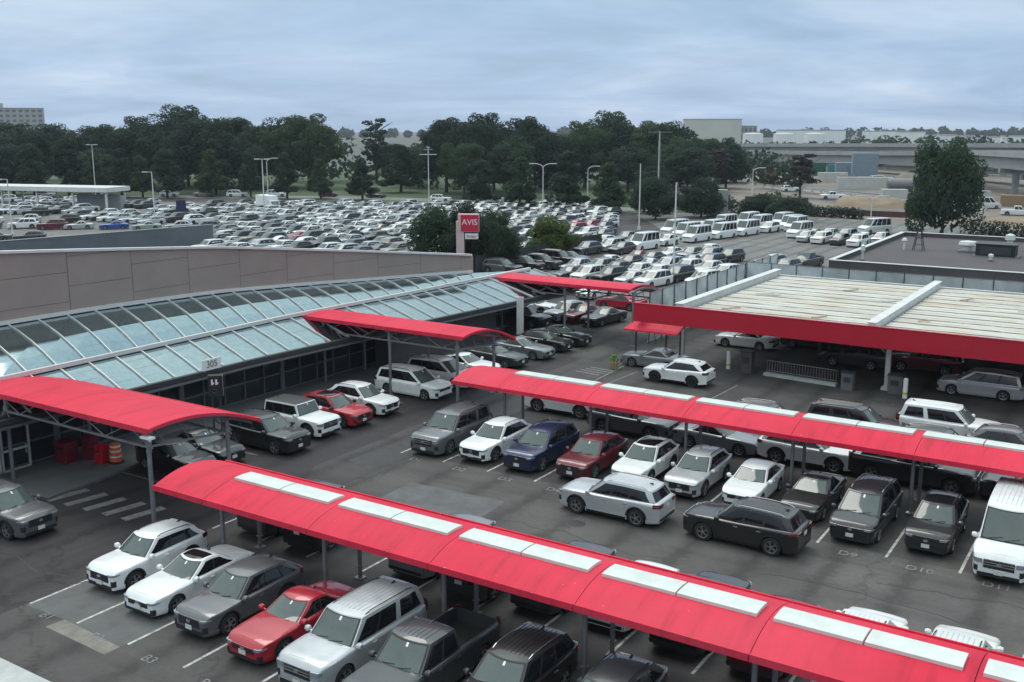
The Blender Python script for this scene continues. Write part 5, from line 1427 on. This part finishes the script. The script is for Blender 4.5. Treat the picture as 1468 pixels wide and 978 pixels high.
g = MB(); g.add([(3.52,-.85,1.55),(3.52,.85,1.55),(2.95,.8,2.38),(2.95,-.8,2.38)],[(0,1,2,3)]); g.build('windscreen', M['screen'], bt)
g = MB(); g.box((-3.62,0,1.9),(.05,2.2,2.3)); g.build('rear_door', M['blackbox'], bt)
for x in (2.7,-2.2):
    for y in (-1.05,1.05): w_ = link('wheel', wheel_mesh(.405)[0], bt, (x, y, .405))

# ------------------------------------------------------------------ bridges
def bridge(label, pts, width, gird):
    root = thing('highway_bridge', label, 'bridge', (pts[0][0], pts[0][1], 0), 0, 'highway bridges'); off = Vector((-pts[0][0], -pts[0][1], 0))
    def part(n, mb, m): o = mb.build(n, m, root, 40); o.location = off
    P = []
    for i in range(len(pts)-1):
        p0, p1, p2, p3 = [Vector(pts[max(0, min(len(pts)-1, i+k))]) for k in (-1,0,1,2)]
        for s in range(8):
            t = s/8; P.append(.5*((2*p1)+(p2-p0)*t+(2*p0-5*p1+4*p2-p3)*t*t+(3*p1-p0-3*p2+p3)*t**3))
    P.append(Vector(pts[-1]))
    def sweep(sec):
        rows = []
        for i, p in enumerate(P):
            d = P[min(len(P)-1,i+1)]-P[max(0,i-1)]; d.z = 0; d.normalize(); n = Vector((-d.y,d.x,0)); rows.append([tuple(p+n*a+Vector((0,0,b))) for a, b in sec])
        g = MB(); g.grid(rows, closed=True); return g
    w2 = width/2
    part('deck', sweep([(-w2,-.1),(w2,-.1),(w2,-.5),(-w2,-.5)]), M['road'])
    for s in (-1,1): part('parapet', sweep([(s*w2-.15,-.45),(s*w2+.15,-.45),(s*w2+.15,1.0),(s*w2-.15,1.0)]), M['conc'])
    for s in (-.72,-.24,.24,.72): part('girder', sweep([(s*w2-.3,-.5),(s*w2+.3,-.5),(s*w2+.3,-.5-gird),(s*w2-.3,-.5-gird)]), M['conc'])
    for i in range(2, len(P)-1, 6):
        p = P[i]; d = P[i+1]-P[i-1]; a = math.atan2(d.y, d.x); g = MB(); zt = p.z-.5-gird
        g.box((p.x,p.y,zt-.6),(1.4,width*.9,1.2), 0, a); g.tube((p.x,p.y,0),(p.x,p.y,zt-1.1),.9,n=12); part('pier', g, M['conc'])
bridge('curved concrete highway ramp with girders, the nearer of two bridges', [(-215,470,5.6),(-161.8,433.7,6.4),(-111.5,400.3,7.2),(-74.7,361.8,8.4),(-49.5,327.2,9.6),(-31,285,10.2),(-14,240,10.6),(0,190,10.8)], 9.5, 2.9)
bridge('lower concrete ramp just behind the curved highway ramp', [(-205,482,2.0),(-152,446,3.0),(-100,412,3.6),(-62,372,4.4),(-36,336,5.4),(-16,292,6.0),(2,244,6.4)], 7, 1.6)
bridge('straight concrete highway bridge behind the curved ramp', [(-240,520,7.5),(-150,474,8.8),(-84,428,10.0),(-20,378,11.0),(50,312,11.4)], 11, 1.4)
for i, (x, y, z, key, col) in enumerate([(-112,447.6,9.5,'suv','white'),(-96,436.5,9.75,'sedan','grey'),(-90,432.4,9.85,'sedan','silver')]):
    o = place(key, col, x, y, 145, '%s %s on the straight bridge, %s one' % (WORD[col], KW[key], ('left','middle','right')[i]), 'cars on the bridge', (), 'mid'); o.location.z = z-.1
for i, (a, b) in enumerate([((-125,318),(-60,272)),((-118,345),(-58,318)),((-100,285),(-45,240)),((-92,262),(-40,228))]):
    ribbon('dirt_track', [a, ((a[0]+b[0])/2+2, (a[1]+b[1])/2), b], 3.2+.6*i, M['newtar'] if i % 2 else M['midtar'], .018+.004*i)
for i, (x, y, rz, w_, d_, h_, m_, lab) in enumerate([(-92,330,20,9,2.6,3.0,'cwhite','white site trailer under the curved ramp, left of the blue-grey cabin'),(-58,262,30,6,2.4,2.2,'cwhite','white flat box in the barrier row on the construction ground'),(-48,300,25,9,3,3.2,'cblue','blue-grey container behind the big leafy tree'),(-84,318,25,5,2.4,2.6,'cbrown','red-brown site box left of the white trailer'),(-40,262,30,7,2.5,2.4,'cwhite','dirty white box near the big leafy tree on the construction ground'),(-30,250,10,5,2.4,2.4,'ctan','tan board box right of the big leafy tree'),(-96,240,15,5,2.5,2.4,'cblue','blue-grey box at the left end of the construction ground')]):
    box_thing('site_box', lab, 'container', x, y, rz, w_, d_, h_, M[m_])
for i, (x, y, key, col, hd_, lab) in enumerate([(-78,332,'passenger_van','white',40,'under the curved ramp'),(-58,318,'pickup','white',200,'parked by the dark tank'),(-98,318,'pickup','grey',30,'near the tan timber box'),(-88,276,'suv','white',35,'beside the long barrier row'),(-70,252,'pickup','white',215,'in front of the long barrier row'),(-34,240,'passenger_van','pearl',30,'right of the big leafy tree on the site')]):
    midcar(key, col, x, y, hd_, lab, 'vehicles on the construction ground')
# ------------------------------------------------------------------ lamp posts
def lamp(label, x, y, h, kind, rz=0):
    o = thing('lamp_post', label, 'lamp post', (x, y, 0), R(rz), 'lamp posts')
    g = MB(); g.tube((0,0,0),(0,0,h),.13,.08,n=8); g.box((0,0,.3),(.45,.45,.6)); g.build('pole', M['white_steel'], o, 30)
    def head(px_, py_, pz, w=.9, d=.4):
        g = MB(); g.box((px_,py_,pz),(w,d,.16)); g.build('lamp_head', M['white_steel'], o)
    if kind == 'T':
        g = MB(); g.bar((-.9,0,h-.05),(.9,0,h-.05),.09,.09); g.build('arm', M['white_steel'], o); head(-.9,0,h-.05); head(.9,0,h-.05)
    elif kind == 'L':
        g = MB(); g.bar((-1.2,0,h-.05),(0,0,h-.05),.09,.09); g.build('arm', M['white_steel'], o); head(-1.3,0,h-.05)
    elif kind in ('C','CC'):
        for s in ((1,) if kind == 'C' else (1,-1)):
            g = MB(); pts = [Vector((s*1.9*(1-math.cos(t*math.pi/2)), 0, h + .9*math.sin(t*math.pi/2))) for t in (0,.25,.5,.75,1)]
            for a, b in zip(pts, pts[1:]): g.tube(a, b, .075, n=6)
            g.build('arm', M['white_steel'], o); head(s*2.3, 0, h+.86, 1.0, .38)
    elif kind == 'M':
        g = MB(); g.bar((-1.6,0,h-1.5),(1.6,0,h-1.5),.1,.1); g.bar((-1,0,h-.4),(1,0,h-.4),.08,.08); g.build('arm', M['white_steel'], o)
        for a, z in ((-1.5,-1.5),(-.6,-1.5),(.6,-1.5),(1.5,-1.5),(0,.1)): head(a,0,h+z,.8,.6)
    elif kind == 'N':
        g = MB(); g.tube((.25,0,0),(.25,0,h),.10,.07,n=6); g.bar((-2.4,0,h-.2),(2.6,0,h-.2),.14,.14); g.build('arm', M['galv'], o)
    return o
for a in [('thin pale pole in the middle lot beside the row of vans',-46.3,105.2,11.1,'S',0),('pale pole standing at the corner of the vans and dark shrubs',-75.8,157.3,11.1,'S',0),
          ('tall twin mast with cross arm before the tree belt',-88.5,192,16.3,'N',33),('pole with a cluster of flat lamp heads by the grass gap',-141.9,185.5,12.6,'M',33),
          ('T-shaped white lamp post in the far lot',-136.5,130.2,11.6,'T',33),('white lamp post with single left arm beside the ramp wall',-157.7,123.2,9.1,'L',33),
          ('white lamp post with round top light behind the white roof band',-221.4,156.2,13.0,'T',33),('white lamp post with single left arm at the left edge',-154.3,93.3,9.1,'L',33),
          ('curved double street lamp behind the yellow-green shrub',-108.2,179.5,9.0,'CC',33),('curved street lamp left of the round-crowned verge tree',-114.9,210.7,7.4,'C',33),
          ('double street lamp in front of the tan sand heap',-42.9,178.5,4.9,'CC',33),('curved street lamp at the left end of the construction ground',-81.2,227,7.2,'C',33),
          ('curved street lamp at the left edge before the trees',-252,160,10.0,'C',213),('curved street lamp among the pointed trees in the middle',-183,176,9.0,'C',33)]: lamp(*a)
o = thing('direction_sign', 'dark blue sign panel on two posts at the back of the left lot', 'sign', (-164, 134.5, 0), R(33))
g = MB(); g.box((0,0,2.0),(1.9,.14,2.1)); g.build('panel', M['navy'], o)
for x in (-.8,.8): g = MB(); g.tube((x,.12,0),(x,.12,3.0),.06); g.build('post', M['darksteel'], o)
# left lot roof band and ramp wall
o = thing('white_shelter', 'long white flat roof band on columns at the left edge', 'shelter', (-187, 134.8, 0), R(17))
g = MB(); g.box((-24,3.5,4.25),(48,8,.95)); g.build('roof_band', M['white_steel'], o); g = MB(); g.box((-24,3.5,3.72),(47.4,7.4,.06)); g.build('soffit', M['wallback'], o)
for x in (-.8,-9,-18,-27,-36):
    for y in (.4,6.5): g = MB(); g.box((x,y,1.75),(.35,.35,3.55)); g.build('column', M['white_steel'], o)
g = MB(); g.box((-6,5.5,1.4),(11,1.6,2.8)); g.build('kiosk', M['conc'], o)
o = thing('ramp_wall', 'plain slate grey wall beyond the curved panel wall', 'wall', (-117.0, 101.4, 0))
g = MB(); g.prism([(0,0),(-7.5,-48),(-8.1,-48),(-.6,0)], 0, 3.15); g.build('wall', M['wallplain'], o); g = MB(); g.prism([(.05,.05),(-7.45,-48),(-8.15,-48),(-.65,.05)], 3.15, 3.25); g.build('coping', M['galv'], o)

# ------------------------------------------------------------------ far skyline
def building(label, x, y, rz, w, d, h, m, floors=0, bays=0):
    o = thing('distant_building', label, 'building', (x, y, 0), R(rz), 'distant buildings'); g = MB(); g.box((0,0,h/2),(w,d,h)); g.build('wall', m, o)
    g = MB(); g.box((0,0,h+.3),(w+.6,d+.6,.6)); g.build('roof', M['conc'], o)
    for f in range(floors):
        g = MB(); z = h*(f+.55)/floors
        for b in range(bays): g.box((-w/2+w*(b+.5)/bays,-d/2-.05,z),(w/bays*.6,.1,h/floors*.5))
        g.build('window_row', M['mullion'], o)
    return o
M['beige'] = mat('beige_block', (.52,.51,.46), .8, var=.12, scale=.05); M['hotel'] = mat('grey_block', (.34,.34,.34), .8, var=.12, scale=.05)
hb = building('grey block of flats above the trees at the left edge', -676, 412, 55, 48, 16, 29.5, M['hotel'], 9, 12)
g = MB(); g.box((-4,0,31.6),(6,5,3.0)); g.build('plant_room', M['hotel'], hb)
building('wide beige block right of the tree belt', -336, 835, 20, 48, 25, 23.5, M['beige'], 0, 14)
building('lower brownish block right of the beige block', -310, 850, 20, 14, 20, 18, M['hotel'], 3, 4)
for i, (x, y, w, h) in enumerate([(-205,975,24,14.5),(-182,985,26,12),(-160,960,34,11.5),(-128,900,40,11),(-96,880,44,12),(-60,870,50,11.5),(-235,1010,40,15),(-290,960,60,16)]):
    building('low white warehouse on the skyline, %s from the left' % ORD[(6,7,0,1,2,3,4,5)[(i+2) % 8]], x, y, 10, w, 20, h-1.5, M['signwhite'], 0, 0)
for i, (x, y) in enumerate([(-254,706),(-236,718),(-217,728)]):
    o = thing('storage_tank', 'white storage tank behind the bridges, %s of three' % ('left','middle','right')[i], 'tank', (x, y, 0), 0, 'white storage tanks')
    g = MB(); g.lathe([(7,0),(7,12.6)], 28); g.build('shell', M['signwhite'], o, 40); g = MB(); g.lathe([(7.1,12.6),(5,13.2),(.01,13.6)], 28); g.build('roof', M['cwhite'], o, 40)
def woods(label, pts, h, size, n, m, seed):
    rg = random.Random(seed); g = MB()
    for a, b in zip(pts, pts[1:]):
        for i in range(n):
            t = i/n; x, y = lerp(a[0],b[0],t), lerp(a[1],b[1],t); hh = h*rg.uniform(.55,1.1)
            leaves(g, rg, (x+rg.uniform(-8,8), y+rg.uniform(-8,8), hh*.5), hh*.62, 60, size, .8)
    return tag(g.build('distant_woods', m), label, 'woods', None, 'stuff')
woods('dark green wood on the skyline behind the bridges', [(-170,640),(-128,690),(-70,640),(0,600)], 12, 3.2, 26, M['leaf2'], 1)
woods('low hazy line of woods along the far horizon', [(-1500,1100),(-700,1750),(0,2000),(700,1700)], 17, 9, 55, M['leaf'], 2)
woods('dense dark wood behind the tall trees at left', [(-330,190),(-262,220),(-205,262)], 15, 2.0, 22, M['leaf'], 3)
woods('dark undergrowth behind the middle of the tree belt', [(-170,232),(-140,285),(-120,315),(-100,300)], 11, 1.8, 18, M['leaf'], 4)
for i, (x0, y0, x1, y1, hh, lab) in enumerate([(-84,196,-66,201,2.6,'dark trimmed hedge behind the white vans, left piece'),(-65,201,-50,199,2.0,'dark trimmed hedge behind the white vans, right piece'),(-28,181,-8,176,2.2,'dark hedge beyond the flat roof right of the big leafy tree')]):
    rg = random.Random(40+i); g = MB(); n = 16
    for k in range(n): leaves(g, rg, (lerp(0,x1-x0,k/(n-1))+rg.uniform(-.4,.4), lerp(0,y1-y0,k/(n-1))+rg.uniform(-.4,.4), hh*.5), hh*.62, 170, .42)
    h_ = thing('hedge', lab, 'hedge', (x0, y0, 0)); g.build('foliage', M['leaf'], h_)
woods('low shrubs along the near edge of the construction ground', [(-98,208),(-80,212),(-64,206)], 3.5, 1.0, 12, M['leaf2'], 7)
woods('dark trees before the white storage tanks', [(-285,560),(-215,620),(-170,640)], 9, 2.6, 22, M['leaf'], 5)
# ------------------------------------------------------------------ light, sky, camera
EXPO = 0.0
SUN_EL, SUN_AZ = 64.0, 300.0     # azimuth measured clockwise from +Y
w = bpy.data.worlds.new('World'); scn.world = w; w.use_nodes = True
N, L = w.node_tree.nodes, w.node_tree.links
bg = N['Background']; bg.inputs['Strength'].default_value = .1
sky = N.new('ShaderNodeTexSky'); sky.sky_type = 'NISHITA'; sky.sun_disc = False
sky.sun_elevation = R(SUN_EL); sky.sun_rotation = R(SUN_AZ); sky.air_density = 1.2; sky.dust_density = 1.5
tc = N.new('ShaderNodeTexCoord'); sep = N.new('ShaderNodeSeparateXYZ'); L.new(tc.outputs['Generated'], sep.inputs[0])
def mth(op, a, b=None):
    m = N.new('ShaderNodeMath'); m.operation = op
    for s, v in zip(m.inputs, (a, b)):
        if v is None: continue
        if isinstance(v, (int, float)): s.default_value = v
        else: L.new(v, s)
    return m.outputs[0]
zc = mth('MAXIMUM', sep.outputs['Z'], 0.0); zz = mth('ADD', zc, .10)
cmb = N.new('ShaderNodeCombineXYZ'); L.new(mth('DIVIDE', sep.outputs['X'], zz), cmb.inputs[0]); L.new(mth('DIVIDE', sep.outputs['Y'], zz), cmb.inputs[1])
n1 = noise(N, L, .42, 7, .58, cmb.outputs[0], .8); n2 = noise(N, L, 1.6, 5, .6, cmb.outputs[0], .3)
base = ramp(N, L, n1.outputs['Fac'], [(.28, (2.8,4.7,7.5)), (.40, (3.8,5.5,7.9)), (.54, (4.9,6.4,8.4)), (.74, (6.6,7.8,9.0))])
det = ramp(N, L, n2.outputs['Fac'], [(.3, .93), (.7, 1.08)])
cl = mix(N, L, .8, base.outputs['Color'], det.outputs['Color'], 'MULTIPLY')
# horizon band a bit lilac, overhead brighter as a cloud deck is
hz = ramp(N, L, zc, [(.0, (.98,.98,1.02)), (.10, (1.0,1.0,1.0)), (.26, (1.12,1.08,1.0)), (.36, (1.7,1.5,1.22)), (.7, (2.75,2.35,1.75))])
cl = mix(N, L, 1.0, cl, hz.outputs['Color'], 'MULTIPLY')
thin = ramp(N, L, n1.outputs['Fac'], [(.28, .62), (.45, .88), (.6, .96)])
L.new(mix(N, L, thin.outputs['Color'], sky.outputs['Color'], cl), bg.inputs['Color'])
s = bpy.data.lights.new('sun', 'SUN'); s.energy = 1.5; s.angle = R(32); s.color = (1, .95, .88)
so = link('sun', s)
d = Vector((math.sin(R(SUN_AZ))*math.cos(R(SUN_EL)), math.cos(R(SUN_AZ))*math.cos(R(SUN_EL)), math.sin(R(SUN_EL))))
so.rotation_euler = d.to_track_quat('Z', 'Y').to_euler(); so.location = d*200
cd = bpy.data.cameras.new('camera'); co = link('camera', cd); cd.sensor_width = 36; cd.lens = 36*1465/1468; cd.clip_end = 12000; cd.clip_start = .5
co.location = (0, 0, 17); co.rotation_euler = (R(90) - math.atan(306/1465.), 0, R(32.8)); scn.camera = co
vs = scn.view_settings; vs.view_transform = 'Standard'; vs.look = 'None'; vs.exposure = EXPO; vs.gamma = 1; vs.use_curve_mapping = False
scn.cycles.max_bounces = 6; scn.cycles.diffuse_bounces = 3; scn.cycles.glossy_bounces = 3; scn.cycles.use_denoising = True

# ------------------------------------------------------------------ air
hm = bpy.data.materials.new('haze'); hm.use_nodes = True; N, L = hm.node_tree.nodes, hm.node_tree.links
for n in list(N):
    if n.type != 'OUTPUT_MATERIAL': N.remove(n)
pv = N.new('ShaderNodeVolumePrincipled'); pv.inputs['Color'].default_value = (.80,.88,1,1); pv.inputs['Density'].default_value = .00012; pv.inputs['Anisotropy'].default_value = .2
L.new(pv.outputs[0], [n for n in N if n.type == 'OUTPUT_MATERIAL'][0].inputs['Volume'])
g = MB(); g.box((0, 700, 23.5), (5400, 4400, 50)); hz_ = g.build('haze', hm); hz_['kind'] = 'stuff'
scn.cycles.volume_step_rate = 20; scn.cycles.volume_max_steps = 64
